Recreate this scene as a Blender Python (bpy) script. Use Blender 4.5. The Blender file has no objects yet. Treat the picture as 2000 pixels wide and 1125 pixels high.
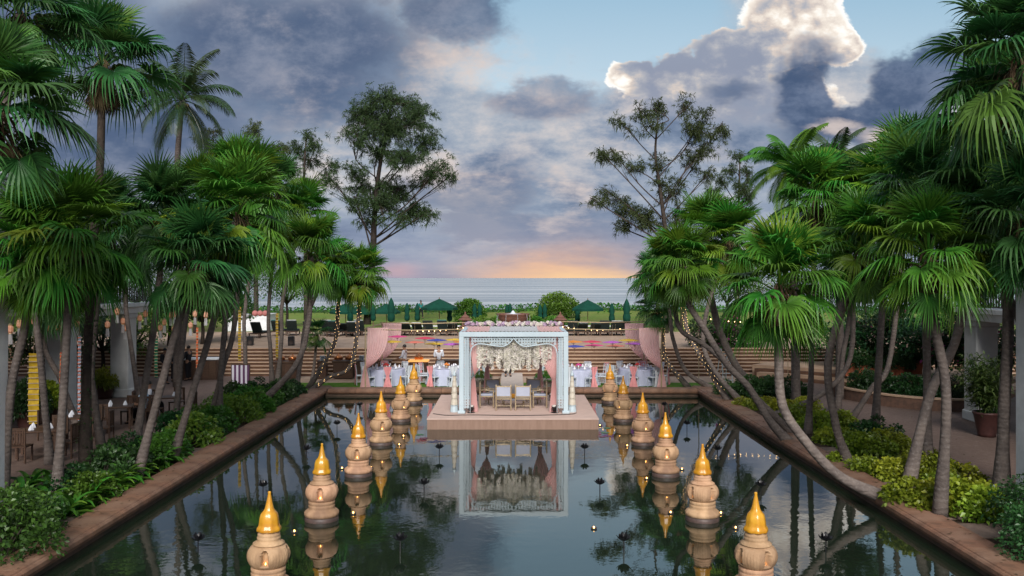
import bpy, math, random
from mathutils import Vector, Matrix
PI = math.pi
R = math.radians
random.seed(7)
scene = bpy.context.scene
col = scene.collection

# ------------------------------------------------------------------ camera
F = 1700.0            # focal length in pixels of the 2000 px wide photograph
H = 5.2               # eye height above the pool water
HZ = 543.0            # horizon row
cam_data = bpy.data.cameras.new('camera')
cam = bpy.data.objects.new('camera', cam_data)
col.objects.link(cam)
cam.location = (0, 0, H)
cam.rotation_euler = (R(90), 0, 0)
cam_data.sensor_width = 36
cam_data.lens = F * 36 / 2000
cam_data.shift_y = -19.5 / 2000
cam_data.clip_end = 90000
scene.camera = cam
scene.render.resolution_x, scene.render.resolution_y = 1024, 576

# ------------------------------------------------------------------ light
SUN_EL, SUN_AZ = 33, 178      # sun lamp added behind the camera to light the fronts; setting sun is ahead
EXPOSURE = 1.6
SKY = 0.1
sun_data = bpy.data.lights.new('sun', 'SUN')
sun_data.energy = 1.5
sun_data.angle = R(28)
sun_data.color = (1.0, 0.95, 0.9)
sun = bpy.data.objects.new('sun', sun_data)
col.objects.link(sun)
sd = Vector((math.sin(R(SUN_AZ)) * math.cos(R(SUN_EL)), math.cos(R(SUN_AZ)) * math.cos(R(SUN_EL)), math.sin(R(SUN_EL))))
sun.rotation_euler = sd.to_track_quat('Z', 'Y').to_euler()
sun.location = sd * 60
vs = scene.view_settings
vs.view_transform = 'Standard'
vs.look = 'None'
vs.exposure = EXPOSURE
vs.gamma = 1
vs.use_curve_mapping = False

# ------------------------------------------------------------------ node helper
def lin(r, g, b):
    f = lambda c: (c / 255 / 12.92) if c / 255 <= 0.04045 else ((c / 255 + 0.055) / 1.055) ** 2.4
    return (f(r), f(g), f(b), 1)

class NT:
    def __init__(s, tree):
        s.t = tree
    def n(s, typ, **kw):
        nd = s.t.nodes.new(typ)
        for k, v in kw.items():
            setattr(nd, k, v)
        return nd
    def put(s, sock, v):
        if isinstance(v, bpy.types.NodeSocket):
            s.t.links.new(v, sock)
        else:
            sock.default_value = v
    def m(s, op, a, b=0.0, c=0.0, clamp=False):
        nd = s.n('ShaderNodeMath', operation=op, use_clamp=clamp)
        s.put(nd.inputs[0], a); s.put(nd.inputs[1], b)
        if len(nd.inputs) > 2: s.put(nd.inputs[2], c)
        return nd.outputs[0]
    def add(s, *a):
        r = a[0]
        for x in a[1:]: r = s.m('ADD', r, x)
        return r
    def mul(s, *a):
        r = a[0]
        for x in a[1:]: r = s.m('MULTIPLY', r, x)
        return r
    def sub(s, a, b): return s.m('SUBTRACT', a, b)
    def sm(s, x, lo, hi):
        nd = s.n('ShaderNodeMapRange', interpolation_type='SMOOTHSTEP')
        s.put(nd.inputs[0], x)
        nd.inputs[1].default_value = lo; nd.inputs[2].default_value = hi
        nd.inputs[3].default_value = 0; nd.inputs[4].default_value = 1
        return nd.outputs[0]
    def xyz(s, x, y, z=0.0):
        nd = s.n('ShaderNodeCombineXYZ')
        s.put(nd.inputs[0], x); s.put(nd.inputs[1], y); s.put(nd.inputs[2], z)
        return nd.outputs[0]
    def noise(s, vec, scale=1.0, detail=5.0, rough=0.55, dist=0.0, out=0):
        nd = s.n('ShaderNodeTexNoise')
        if vec is not None: s.put(nd.inputs['Vector'], vec)
        nd.inputs['Scale'].default_value = scale
        nd.inputs['Detail'].default_value = detail
        nd.inputs['Roughness'].default_value = rough
        nd.inputs['Distortion'].default_value = dist
        return nd.outputs[out]
    def mix(s, f, a, b, mode='MIX'):
        nd = s.n('ShaderNodeMix', data_type='RGBA', blend_type=mode)
        s.put(nd.inputs[0], f); s.put(nd.inputs[6], a); s.put(nd.inputs[7], b)
        return nd.outputs[2]
    def ramp(s, f, stops):
        nd = s.n('ShaderNodeValToRGB')
        e = nd.color_ramp.elements
        while len(e) < len(stops): e.new(0.5)
        for i, (p, c) in enumerate(stops):
            e[i].position = p; e[i].color = c
        s.put(nd.inputs[0], f)
        return nd.outputs[0]

# ------------------------------------------------------------------ sky: evening clouds over the sea
world = bpy.data.worlds.new('World')
scene.world = world
world.use_nodes = True
wt = world.node_tree
wt.nodes.clear()
w = NT(wt)
sky = w.n('ShaderNodeTexSky', sky_type='NISHITA', sun_disc=False)
sky.sun_elevation = R(SUN_EL)
sky.sun_rotation = R(SUN_AZ)
sky.air_density = 1.0; sky.dust_density = 1.5; sky.ozone_density = 1.5
tc = w.n('ShaderNodeTexCoord')
sp = w.n('ShaderNodeSeparateXYZ')
wt.links.new(tc.outputs['Generated'], sp.inputs[0])
dx, dy, dz = sp.outputs
ay = w.m('MAXIMUM', w.m('ABSOLUTE', dy), 0.18)
u0 = w.m('DIVIDE', dx, ay)
v0 = w.m('DIVIDE', w.m('MAXIMUM', dz, 0.0), ay)
def U(px): return (px - 1000) / F
def V(py): return (HZ - py) / F
nv = w.xyz(u0, w.mul(w.m('SQRT', w.add(v0, .02)), 1.7))
def noise2(scale, detail, rough):
    nd = w.n('ShaderNodeTexNoise', noise_dimensions='2D')
    wt.links.new(nv, nd.inputs['Vector'])
    nd.inputs['Scale'].default_value = scale; nd.inputs['Detail'].default_value = detail; nd.inputs['Roughness'].default_value = rough
    return nd
n_lo = noise2(5.5, 1, 0.5).outputs[0]
n_hi = noise2(9.0, 8, 0.66).outputs[0]
wvec = w.n('ShaderNodeVectorMath', operation='SUBTRACT')
wt.links.new(noise2(6.0, 5, 0.62).outputs['Color'], wvec.inputs[0]); wvec.inputs[1].default_value = (.5, .5, .5)
uv = w.xyz(u0, v0)
def warped(k):
    nd = w.n('ShaderNodeVectorMath', operation='MULTIPLY_ADD')
    wt.links.new(wvec.outputs[0], nd.inputs[0]); nd.inputs[1].default_value = (k, k, 0); wt.links.new(uv, nd.inputs[2])
    return nd.outputs[0]
UVW = {.16: warped(.17), .08: warped(.085), .05: warped(.05), .02: warped(.025)}
def blob(px, py, rx, ry, warp=0.08, rot=0.0, wt_=1.0):
    """squared distance from an elliptical cloud centre; a weight below 1 counts as an offset"""
    if rot:
        mp = w.n('ShaderNodeMapping', vector_type='TEXTURE')
        mp.inputs['Location'].default_value = (U(px), V(py), 0); mp.inputs['Rotation'].default_value = (0, 0, R(rot)); mp.inputs['Scale'].default_value = (rx / F, ry / F, 1)
        src = mp; wt.links.new(UVW[warp], mp.inputs['Vector'])
    else:
        src = w.n('ShaderNodeVectorMath', operation='MULTIPLY_ADD')
        wt.links.new(UVW[warp], src.inputs[0])
        src.inputs[1].default_value = (F / rx, F / ry, 0); src.inputs[2].default_value = (-U(px) * F / rx, -V(py) * F / ry, 0)
    dt = w.n('ShaderNodeVectorMath', operation='DOT_PRODUCT')
    wt.links.new(src.outputs[0], dt.inputs[0]); wt.links.new(src.outputs[0], dt.inputs[1])
    r = dt.outputs['Value']
    return w.m('ADD', r, -math.log(wt_)) if wt_ != 1 else r
def ex(d): return w.m('POWER', 0.36788, d)
def mx(*a):
    r = a[0]
    for x in a[1:]: r = w.m('MINIMUM', r, x)
    return ex(r)
def over(c, mask, colr): return w.mix(w.m('MULTIPLY', mask, 1.0, clamp=True), c, colr)
G = 2 ** -EXPOSURE
def lc(r, g, b, k=1.0):
    c = lin(r, g, b); return (c[0] * G * k, c[1] * G * k, c[2] * G * k, 1)
# clear air: the physical sky, greyed a little by thin high cloud
clear = w.mix(1.0, sky.outputs[0], (SKY, SKY * 0.97, SKY * 0.90, 1), 'MULTIPLY')
clear = w.mix(0.85, clear, w.ramp(v0, [(0.0, lc(170, 180, 196)), (0.2, lc(188, 204, 212)), (0.32, lc(150, 182, 200)), (0.6, lc(152, 178, 204)), (1.0, lc(170, 188, 212))]))
# grey sheet of cloud with soft lighter and darker areas
sheet = w.ramp(w.add(w.mul(n_lo, 0.45), w.mul(n_hi, 0.55)), [(0.32, lc(104, 122, 150)), (0.44, lc(140, 155, 177)), (0.52, lc(168, 178, 192)), (0.63, lc(206, 204, 206))])
gap = mx(blob(1150, 40, 290, 100), blob(1800, 20, 210, 95, wt_=1.0), blob(900, -200, 700, 90, wt_=0.6), blob(1080, 140, 180, 60, wt_=.7))
cover = w.sm(w.add(w.mul(gap, -1.0), w.mul(n_hi, 0.30), 0.45), 0.05, 0.45)
c = over(clear, cover, sheet)
# dark rain bank on the left, dark lower bellies
d1 = mx(blob(560, 90, 360, 160), blob(250, 240, 260, 190), blob(880, 20, 130, 80, wt_=.9), blob(80, 60, 300, 250, wt_=.8))
c = over(c, w.mul(w.sm(w.add(d1, w.mul(w.sub(n_hi, 0.5), 1.2)), 0.22, 0.75), 0.88), w.mix(w.sm(n_hi, 0.34, 0.72), lc(74, 93, 125), lc(118, 130, 155)))
d2 = mx(blob(1050, 195, 110, 50), blob(920, 370, 150, 60), blob(1010, 430, 230, 50, wt_=.9))
c = over(c, w.mul(w.sm(w.add(d2, w.mul(w.sub(n_hi, 0.5), 1.2)), 0.32, 0.78), 0.72), lc(108, 122, 150))
# warm lit crests between the clouds
warm = mx(blob(920, 150, 150, 80, .16), blob(650, 265, 110, 90, .16, wt_=.8), blob(1095, 390, 60, 70, .16), blob(900, 305, 170, 70, .16, wt_=.85), blob(1270, 250, 230, 100, .16, wt_=.8), blob(540, 35, 90, 50, .16, wt_=.45))
crest = w.sm(w.add(n_hi, w.mul(warm, .26)), 0.50, 0.98)
c = over(c, w.mul(w.m('MULTIPLY', warm, 1.35, clamp=True), crest, 0.85), lc(232, 214, 204))
# sunlit cumulus tower
cu = mx(blob(1550, 55, 120, 95, .05), blob(1450, 110, 120, 70, .05), blob(1630, 95, 62, 50, .05), blob(1580, -20, 75, 70, .05), blob(1370, 150, 120, 66, .08), blob(1240, 145, 66, 42, .05), blob(1440, 210, 260, 95, .16))
def billow(scale):
    bl = w.n('ShaderNodeTexVoronoi', feature='F1', voronoi_dimensions='2D'); w.put(bl.inputs['Vector'], UVW[.05]); bl.inputs['Scale'].default_value = scale
    return w.sub(0.55, bl.outputs['Distance'])
puff = w.add(w.mul(billow(24), .6), w.mul(billow(62), .45))
cuf = w.add(cu, w.mul(w.sub(n_hi, 0.5), 0.75), w.mul(w.sub(puff, 0.2), 0.34))
cum = w.mul(w.sm(cuf, 0.36, 0.46), w.sm(w.add(v0, w.mul(w.sub(n_hi, .5), .16)), V(330), V(190)))
lit = w.sm(w.add(w.mul(w.sub(v0, V(125)), 5.0), w.mul(w.sub(u0, U(1380)), 2.6), w.mul(w.sub(n_hi, .5), 3.2), w.mul(w.sub(puff, .2), 1.1), w.mul(w.sub(1.0, w.sm(cuf, .38, .60)), .75), w.mul(ex(blob(1210, 150, 55, 46, .05)), 1.1)), -0.30, 1.25)
inner = w.ramp(lit, [(0.0, lc(146, 154, 174)), (0.35, lc(184, 184, 190)), (0.62, lc(222, 208, 198)), (0.86, lc(252, 240, 226)), (1.0, lc(255, 252, 246, 1.12))])
c = over(c, w.mul(cum, 0.94), inner)
# slate clouds in front of the tower
d3 = mx(blob(1585, 190, 85, 95, .08, 40), blob(1790, 140, 130, 62, .08, 24), blob(1700, 225, 190, 52, .08, 12), blob(1430, 190, 70, 34, .08, wt_=.5))
hole = ex(blob(1650, 178, 30, 34, .05))
d3 = w.sub(d3, w.mul(hole, .75))
c = over(c, w.mul(w.sm(w.add(d3, w.mul(w.sub(n_hi, 0.5), 0.8)), 0.26, 0.62), 0.95), w.mix(w.sm(n_hi, .38, .68), lc(68, 88, 120), lc(108, 124, 152)))
wl = mx(blob(1740, 265, 70, 24, .05), blob(1640, 250, 70, 20, .05))
c = over(c, w.mul(w.sm(w.add(wl, w.mul(w.sub(n_hi, 0.5), 1.0)), 0.3, 1.0), .75), lc(226, 210, 202))
# haze and glow along the horizon
c = over(c, w.mul(w.sub(1.0, w.sm(v0, 0.0, 0.10)), 0.70), lc(152, 160, 184))
glow = w.mul(ex(blob(1090, 552, 165, 60, .05)), w.add(0.50, w.mul(n_hi, 0.9)))
c = over(c, w.mul(glow, 1.05), lc(244, 192, 156))
c = over(c, ex(blob(1140, 545, 110, 22, .02, wt_=0.9)), lc(255, 212, 160))
c = over(c, ex(blob(775, 530, 45, 18, .02, wt_=0.5)), lc(226, 178, 178))
bg = w.n('ShaderNodeBackground')
wt.links.new(c, bg.inputs[0])
bg.inputs[1].default_value = 1.0
wo = w.n('ShaderNodeOutputWorld')
wt.links.new(bg.outputs[0], wo.inputs[0])
world.cycles.sampling_method = 'MANUAL'
world.cycles.sample_map_resolution = 512

# ------------------------------------------------------------------ render settings that keep the noise down
scene.cycles.use_adaptive_sampling = True
scene.cycles.adaptive_threshold = 0.02
scene.cycles.use_denoising = True
scene.cycles.max_bounces = 5
scene.cycles.diffuse_bounces = 2
scene.cycles.glossy_bounces = 3
scene.cycles.transmission_bounces = 2
scene.cycles.transparent_max_bounces = 4
scene.cycles.caustics_reflective = False
scene.cycles.caustics_refractive = False

# ------------------------------------------------------------------ building helpers
def P(px, py, z=0.3):
    """point at height z that the photograph shows at this pixel"""
    d = F * (H - z) / (py - HZ)
    return Vector(((px - 1000) * d / F, d, z))
def Pd(px, py, d):
    return Vector(((px - 1000) * d / F, d, H - (py - HZ) * d / F))

ORD = ['first', 'second', 'third', 'fourth', 'fifth', 'sixth', 'seventh', 'eighth', 'ninth', 'tenth', 'eleventh', 'twelfth', 'thirteenth', 'fourteenth', 'fifteenth', 'sixteenth', 'seventeenth', 'eighteenth', 'nineteenth', 'twentieth', 'twenty-first', 'twenty-second', 'twenty-third', 'twenty-fourth', 'twenty-fifth', 'twenty-sixth', 'twenty-seventh', 'twenty-eighth', 'twenty-ninth', 'thirtieth', 'thirty-first', 'thirty-second', 'thirty-third', 'thirty-fourth', 'thirty-fifth']

def tag(o, label=None, cat=None, group=None, kind=None):
    if label: o['label'] = label
    if cat: o['category'] = cat
    if group: o['group'] = group
    if kind: o['kind'] = kind
    return o
def empty(name, loc=(0, 0, 0), rz=0.0, label=None, cat=None, group=None):
    o = bpy.data.objects.new(name, None)
    o.empty_display_size = 0.2
    col.objects.link(o)
    o.location = loc
    o.rotation_euler = (0, 0, rz)
    return tag(o, label, cat, group)
def link(name, me, parent=None, loc=(0, 0, 0), rot=(0, 0, 0), sc=(1, 1, 1)):
    o = bpy.data.objects.new(name, me)
    col.objects.link(o)
    if parent is not None: o.parent = parent
    o.location = loc; o.rotation_euler = rot; o.scale = sc
    return o
def copy_tree(o, parent=None):
    c = o.copy(); col.objects.link(c)
    if parent is not None: c.parent = parent
    for ch in o.children: copy_tree(ch, c)
    return c

def frame(t):
    t = t.normalized()
    a = Vector((0, 0, 1)) if abs(t.z) < 0.95 else Vector((1, 0, 0))
    x = a.cross(t).normalized()
    return x, t.cross(x)

class MB:
    def __init__(s): s.v = []; s.f = []; s.mi = []; s.att = None
    def add(s, vs, fs, m=0):
        b = len(s.v)
        s.v.extend([tuple(p) for p in vs])
        s.f.extend([tuple(b + i for i in f) for f in fs])
        s.mi.extend([m] * len(fs))
        return s
    def box(s, x0, x1, y0, y1, z0, z1, m=0, rz=0.0, c=None):
        vs = [Vector((x, y, z)) for z in (z0, z1) for y in (y0, y1) for x in (x0, x1)]
        if rz:
            mt = Matrix.Rotation(rz, 4, 'Z'); cc = Vector(c) if c else Vector(((x0 + x1) / 2, (y0 + y1) / 2, 0))
            vs = [cc + mt @ (p - cc) for p in vs]
        return s.add(vs, [(0, 2, 3, 1), (4, 5, 7, 6), (0, 1, 5, 4), (2, 6, 7, 3), (0, 4, 6, 2), (1, 3, 7, 5)], m)
    def bbox(s, x0, x1, y0, y1, z0, z1, b=0.02, m=0):
        """box with chamfered edges"""
        xs = [(x0, x0 + b), (x1, x1 - b)]; ys = [(y0, y0 + b), (y1, y1 - b)]; zs = [(z0, z0 + b), (z1, z1 - b)]
        idx = {}; vs = []
        for i in (0, 1):
            for j in (0, 1):
                for k in (0, 1):
                    for a in range(3):
                        p = (xs[i][0 if a == 0 else 1], ys[j][0 if a == 1 else 1], zs[k][0 if a == 2 else 1])
                        idx[i, j, k, a] = len(vs); vs.append(p)
        q = []
        for i in (0, 1):
            q.append([idx[i, 0, 0, 0], idx[i, 1, 0, 0], idx[i, 1, 1, 0], idx[i, 0, 1, 0]][::(1 if i else -1)])
            q.append([idx[0, i, 0, 1], idx[0, i, 1, 1], idx[1, i, 1, 1], idx[1, i, 0, 1]][::(1 if i else -1)])
            q.append([idx[0, 0, i, 2], idx[1, 0, i, 2], idx[1, 1, i, 2], idx[0, 1, i, 2]][::(1 if i else -1)])
        for i in (0, 1):
            for j in (0, 1):
                q.append([idx[i, j, 0, 0], idx[i, j, 1, 0], idx[i, j, 1, 1], idx[i, j, 0, 1]])
                q.append([idx[i, 0, j, 0], idx[i, 1, j, 0], idx[i, 1, j, 2], idx[i, 0, j, 2]])
                q.append([idx[0, i, j, 1], idx[1, i, j, 1], idx[1, i, j, 2], idx[0, i, j, 2]])
                for k in (0, 1): q.append([idx[i, j, k, 0], idx[i, j, k, 1], idx[i, j, k, 2]])
        return s.add(vs, q, m)
    def tube(s, pts, rad, n=8, m=0, cap=True):
        pts = [Vector(p) for p in pts]
        if not hasattr(rad, '__len__'): rad = [rad] * len(pts)
        vs = []; fs = []
        px = None
        for i, p in enumerate(pts):
            t = (pts[min(i + 1, len(pts) - 1)] - pts[max(i - 1, 0)])
            x, y = frame(t)
            if px is not None and x.dot(px) < 0: x, y = -x, -y
            if px is not None:
                tn = t.normalized(); x = (px - tn * px.dot(tn)).normalized(); y = tn.cross(x)
            px = x
            for k in range(n):
                a = 2 * PI * k / n
                vs.append(p + (x * math.cos(a) + y * math.sin(a)) * rad[i])
        for i in range(len(pts) - 1):
            for k in range(n):
                fs.append((i * n + k, i * n + (k + 1) % n, (i + 1) * n + (k + 1) % n, (i + 1) * n + k))
        if cap:
            fs.append(tuple(range(n))[::-1]); fs.append(tuple((len(pts) - 1) * n + k for k in range(n)))
        return s.add(vs, fs, m)
    def lathe(s, prof, n=24, c=(0, 0, 0), m=0, wob=None):
        vs = []; fs = []
        for i, (r, z) in enumerate(prof):
            for k in range(n):
                a = 2 * PI * k / n
                rr = r * (wob(a, i / (len(prof) - 1)) if wob else 1)
                vs.append((c[0] + rr * math.cos(a), c[1] + rr * math.sin(a), c[2] + z))
        for i in range(len(prof) - 1):
            for k in range(n):
                fs.append((i * n + k, i * n + (k + 1) % n, (i + 1) * n + (k + 1) % n, (i + 1) * n + k))
        fs.append(tuple(range(n))[::-1]); fs.append(tuple((len(prof) - 1) * n + k for k in range(n)))
        return s.add(vs, fs, m)
    def ball(s, c, r, n=8, h=5, m=0, sz=(1, 1, 1)):
        prof = [(max(1e-4, math.sin(PI * i / h)) , -math.cos(PI * i / h)) for i in range(h + 1)]
        b = len(s.v)
        s.lathe([(a * r, z * r * sz[2] / 1.0) for a, z in prof], n, c, m)
        if sz[0] != 1 or sz[1] != 1:
            for i in range(b, len(s.v)):
                p = s.v[i]; s.v[i] = (c[0] + (p[0] - c[0]) * sz[0], c[1] + (p[1] - c[1]) * sz[1], p[2])
        return s
    def grid(s, fn, nu, nv, m=0, flip=False):
        vs = [fn(i / nu, j / nv) for j in range(nv + 1) for i in range(nu + 1)]
        fs = [(j * (nu + 1) + i, j * (nu + 1) + i + 1, (j + 1) * (nu + 1) + i + 1, (j + 1) * (nu + 1) + i) for j in range(nv) for i in range(nu)]
        if flip: fs = [f[::-1] for f in fs]
        return s.add(vs, fs, m)
    def mesh(s, name, mats, smooth=False, origin=None):
        me = bpy.data.meshes.new(name)
        v = s.v
        if origin is not None:
            ox, oy, oz = origin
            v = [(a - ox, b - oy, c - oz) for a, b, c in v]
        me.from_pydata(v, [], s.f)
        if not isinstance(mats, (list, tuple)): mats = [mats]
        for m_ in mats: me.materials.append(m_)
        if len(mats) > 1: me.polygons.foreach_set('material_index', s.mi)
        if smooth: me.polygons.foreach_set('use_smooth', [True] * len(s.f))
        if s.att:
            at = me.attributes.new('t', 'FLOAT', 'POINT'); at.data.foreach_set('value', s.att)
        me.update()
        return me
    def build(s, name, mats, parent=None, smooth=False, origin=None, loc=(0, 0, 0)):
        return link(name, s.mesh(name, mats, smooth, origin), parent, loc)

def bez(pts, n):
    """smooth curve (Catmull-Rom) through points"""
    pts = [Vector(p) for p in pts]
    q = [pts[0] * 2 - pts[1]] + pts + [pts[-1] * 2 - pts[-2]]
    out = []
    for i in range(1, len(q) - 2):
        for k in range(n):
            t = k / n
            a, b, c_, d = q[i - 1], q[i], q[i + 1], q[i + 2]
            out.append(0.5 * ((2 * b) + (c_ - a) * t + (2 * a - 5 * b + 4 * c_ - d) * t * t + (3 * b - a - 3 * c_ + d) * t ** 3))
    out.append(pts[-1])
    return out

# ------------------------------------------------------------------ materials
MATS = {}
def mat(name, c1, c2=None, scale=6.0, rough=0.7, spec=0.4, bump=0.0, bscale=None, detail=5, metal=0.0, rnd=0.0, coords='Object', stretch=None, c3=None, emis=None, transl=0.0, coat=0.0, rnd_mode='VALUE', bdist=0.02):
    if name in MATS: return MATS[name]
    m = bpy.data.materials.new(name); m.use_nodes = True
    t = m.node_tree; t.nodes.clear(); k = NT(t)
    b = k.n('ShaderNodeBsdfPrincipled')
    tcn = k.n('ShaderNodeTexCoord')
    vec = tcn.outputs[coords]
    if stretch:
        mp = k.n('ShaderNodeMapping'); mp.inputs['Scale'].default_value = stretch
        t.links.new(vec, mp.inputs['Vector']); vec = mp.outputs[0]
    A = lambda c: (c[0], c[1], c[2], 1)
    colr = A(c1)
    if c2 is not None:
        f = k.sm(k.noise(vec, scale, detail, 0.6), 0.33, 0.67)
        colr = k.mix(f, A(c1), A(c2))
        if c3 is not None:
            f3 = k.sm(k.noise(vec, scale * 0.27, 3, 0.6), 0.5, 0.72)
            colr = k.mix(f3, colr, A(c3))
    if rnd:
        oi = k.n('ShaderNodeObjectInfo')
        hsv = k.n('ShaderNodeHueSaturation')
        t.links.new(k.add(1.0 - rnd, k.mul(oi.outputs['Random'], 2 * rnd)), hsv.inputs['Value'])
        t.links.new(k.add(0.5 - rnd * 0.04, k.mul(k.m('FRACT', k.mul(oi.outputs['Random'], 7.31)), rnd * 0.08)), hsv.inputs['Hue'])
        if isinstance(colr, tuple): hsv.inputs['Color'].default_value = colr
        else: t.links.new(colr, hsv.inputs['Color'])
        colr = hsv.outputs[0]
    k.put(b.inputs['Base Color'], colr)
    b.inputs['Roughness'].default_value = rough
    b.inputs['Specular IOR Level'].default_value = spec
    b.inputs['Metallic'].default_value = metal
    b.inputs['Coat Weight'].default_value = coat
    if emis:
        k.put(b.inputs['Emission Color'], A(emis[0])); b.inputs['Emission Strength'].default_value = emis[1]
    if bump:
        bn = k.n('ShaderNodeBump'); bn.inputs['Strength'].default_value = bump; bn.inputs['Distance'].default_value = bdist
        t.links.new(k.noise(vec, bscale or scale * 2, 6, 0.65), bn.inputs['Height'])
        t.links.new(bn.outputs[0], b.inputs['Normal'])
    out = k.n('ShaderNodeOutputMaterial')
    sh = b.outputs[0]
    if transl:
        tr = k.n('ShaderNodeBsdfTranslucent'); k.put(tr.inputs[0], colr)
        ms = k.n('ShaderNodeMixShader'); ms.inputs[0].default_value = transl
        t.links.new(b.outputs[0], ms.inputs[1]); t.links.new(tr.outputs[0], ms.inputs[2]); sh = ms.outputs[0]
    t.links.new(sh, out.inputs[0])
    MATS[name] = m
    return m
def glow(name, c, s, c0=None):
    return mat(name, c0 or c, rough=0.5, emis=(c, s))

m_white = mat('white_paint', (.78, .80, .82), (.66, .68, .70), 3, .5, bump=.05)
m_plaster = mat('plaster', (.62, .63, .62), (.50, .51, .50), 1.2, .8, bump=.15, bscale=40, c3=(.40, .40, .38))
m_cope = mat('coping_stone', (.225, .118, .072), (.140, .076, .048), 4.5, .65, .35, bump=.4, bscale=30, c3=(.25, .15, .10), rnd=.10)
m_joint = mat('dark_joint', (.045, .035, .03), rough=.9)
m_pave = None
m_soil = mat('soil', (.060, .040, .028), (.030, .021, .016), 9, .95, .1, bump=.8, bscale=30)
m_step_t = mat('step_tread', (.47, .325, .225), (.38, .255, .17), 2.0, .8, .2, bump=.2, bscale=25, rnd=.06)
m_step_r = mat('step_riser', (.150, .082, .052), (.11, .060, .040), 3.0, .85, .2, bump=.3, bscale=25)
m_terr = mat('terrace_paving', (.43, .315, .235), (.35, .25, .18), 1.3, .85, .2, bump=.2, bscale=20, c3=(.30, .23, .18))
m_lawn = mat('lawn', (.135, .220, .040), (.180, .205, .058), .35, .95, .1, bump=.6, bscale=14, c3=(.22, .19, .085), bdist=.05)
m_grass = mat('near_lawn', (.070, .165, .018), (.10, .20, .030), 2.5, .9, .1, bump=.8, bscale=60)
m_sand = mat('sand', (.42, .34, .25), (.34, .27, .20), .4, .95, .1)
m_hill = mat('ground_cover', (.075, .14, .025), (.035, .085, .018), .6, .95, .1, bump=1, bscale=4, bdist=.3)
m_poolwall = mat('pool_wall', (.125, .078, .052), (.075, .050, .035), 3, .7, bump=.3, c3=(.05, .045, .03))
m_poolfloor = mat('pool_floor', (.020, .026, .016), (.012, .018, .012), .6, .8)
m_brickwall = mat('low_wall_brick', (.16, .090, .062), (.10, .060, .045), 5, .85, bump=.5)

def brick_mat(name, c1, c2, mortar, scale, vec_rot=0.0):
    m = bpy.data.materials.new(name); m.use_nodes = True
    t = m.node_tree; k = NT(t); b = t.nodes['Principled BSDF']
    tcn = k.n('ShaderNodeTexCoord'); mp = k.n('ShaderNodeMapping')
    mp.inputs['Rotation'].default_value = (0, 0, vec_rot)
    t.links.new(tcn.outputs['Object'], mp.inputs[0])
    br = k.n('ShaderNodeTexBrick'); t.links.new(mp.outputs[0], br.inputs['Vector'])
    br.inputs['Color1'].default_value = c1; br.inputs['Color2'].default_value = c2; br.inputs['Mortar'].default_value = mortar
    br.inputs['Scale'].default_value = scale; br.inputs['Mortar Size'].default_value = .012
    n1 = k.noise(mp.outputs[0], .5, 4, .6); n2 = k.noise(mp.outputs[0], 6, 5, .6)
    cc = k.mix(k.mul(k.sm(n1, .35, .7), .55), br.outputs[0], (.115, .078, .062, 1))
    cc = k.mix(k.mul(k.sm(n2, .45, .75), .35), cc, (.26, .20, .165, 1))
    t.links.new(cc, b.inputs['Base Color']); b.inputs['Roughness'].default_value = .75; b.inputs['Specular IOR Level'].default_value = .3
    bp = k.n('ShaderNodeBump'); bp.inputs['Strength'].default_value = .5; bp.inputs['Distance'].default_value = .01
    t.links.new(k.add(br.outputs['Fac'], k.mul(n2, -1.2)), bp.inputs['Height']); bp.invert = True
    t.links.new(bp.outputs[0], b.inputs['Normal'])
    return m
m_pave = brick_mat('brick_paving', (.190, .128, .102, 1), (.150, .100, .082, 1), (.09, .066, .055, 1), 5.0)

# ------------------------------------------------------------------ ground, sea and pool
XP, YP0, YP1 = 8.25, 7.0, 38.3      # pool edge
g = MB()
def quad(x0, x1, y0, y1, z0, z1, m): g.add([(x0, y0, z0), (x1, y0, z0), (x1, y1, z1), (x0, y1, z1)], [(0, 1, 2, 3)], m)
XB = 11.3
quad(-400, 400, -40, YP0, .2, .2, 0)
quad(-400, -XB, YP0, 44.3, .2, .2, 0); quad(XB, 400, YP0, 44.3, .2, .2, 0)
quad(-XB, -XP, YP0, YP1, .2, .2, 1); quad(XP, XB, YP0, YP1, .2, .2, 1)
quad(-XB, XB, YP1, 41.6, .2, .2, 2); quad(-XB, XB, 41.6, 44.3, .2, .2, 3)
quad(-400, 400, 44.3, 47.0, -.3, -.3, 3)
quad(-400, 400, 47.0, 61.5, 1.4, 1.4, 3)
tag(g.build('ground', [m_pave, m_soil, m_grass, m_terr]), kind='structure')
def lawn_h(x, y):
    h = 1.4
    t = (y - 88) / 16
    if t > 0: h += .55 * math.sin(min(t, 1) * PI) * (0.7 + .5 * math.sin(x * .21) * math.sin(x * .083 + 1)) - max(0, t - .55) ** 2 * 5
    return h + .10 * math.sin(x * .13) * math.sin(y * .17) * min(1, max(0, (y - 61.5) / 6))
mb = MB()
mb.grid(lambda a, b: (-120 + 240 * a, 61.5 + 30 * b, lawn_h(-120 + 240 * a, 61.5 + 30 * b)), 60, 20)
tag(mb.build('lawn', m_lawn, smooth=True), kind='structure')
mb = MB()
mb.grid(lambda a, b: (-120 + 240 * a, 91.5 + 30 * b, max(-4, lawn_h(-120 + 240 * a, 91.5 + 30 * b) - .0)), 120, 24)
tag(mb.build('dune', m_hill, smooth=True), kind='structure')

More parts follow.
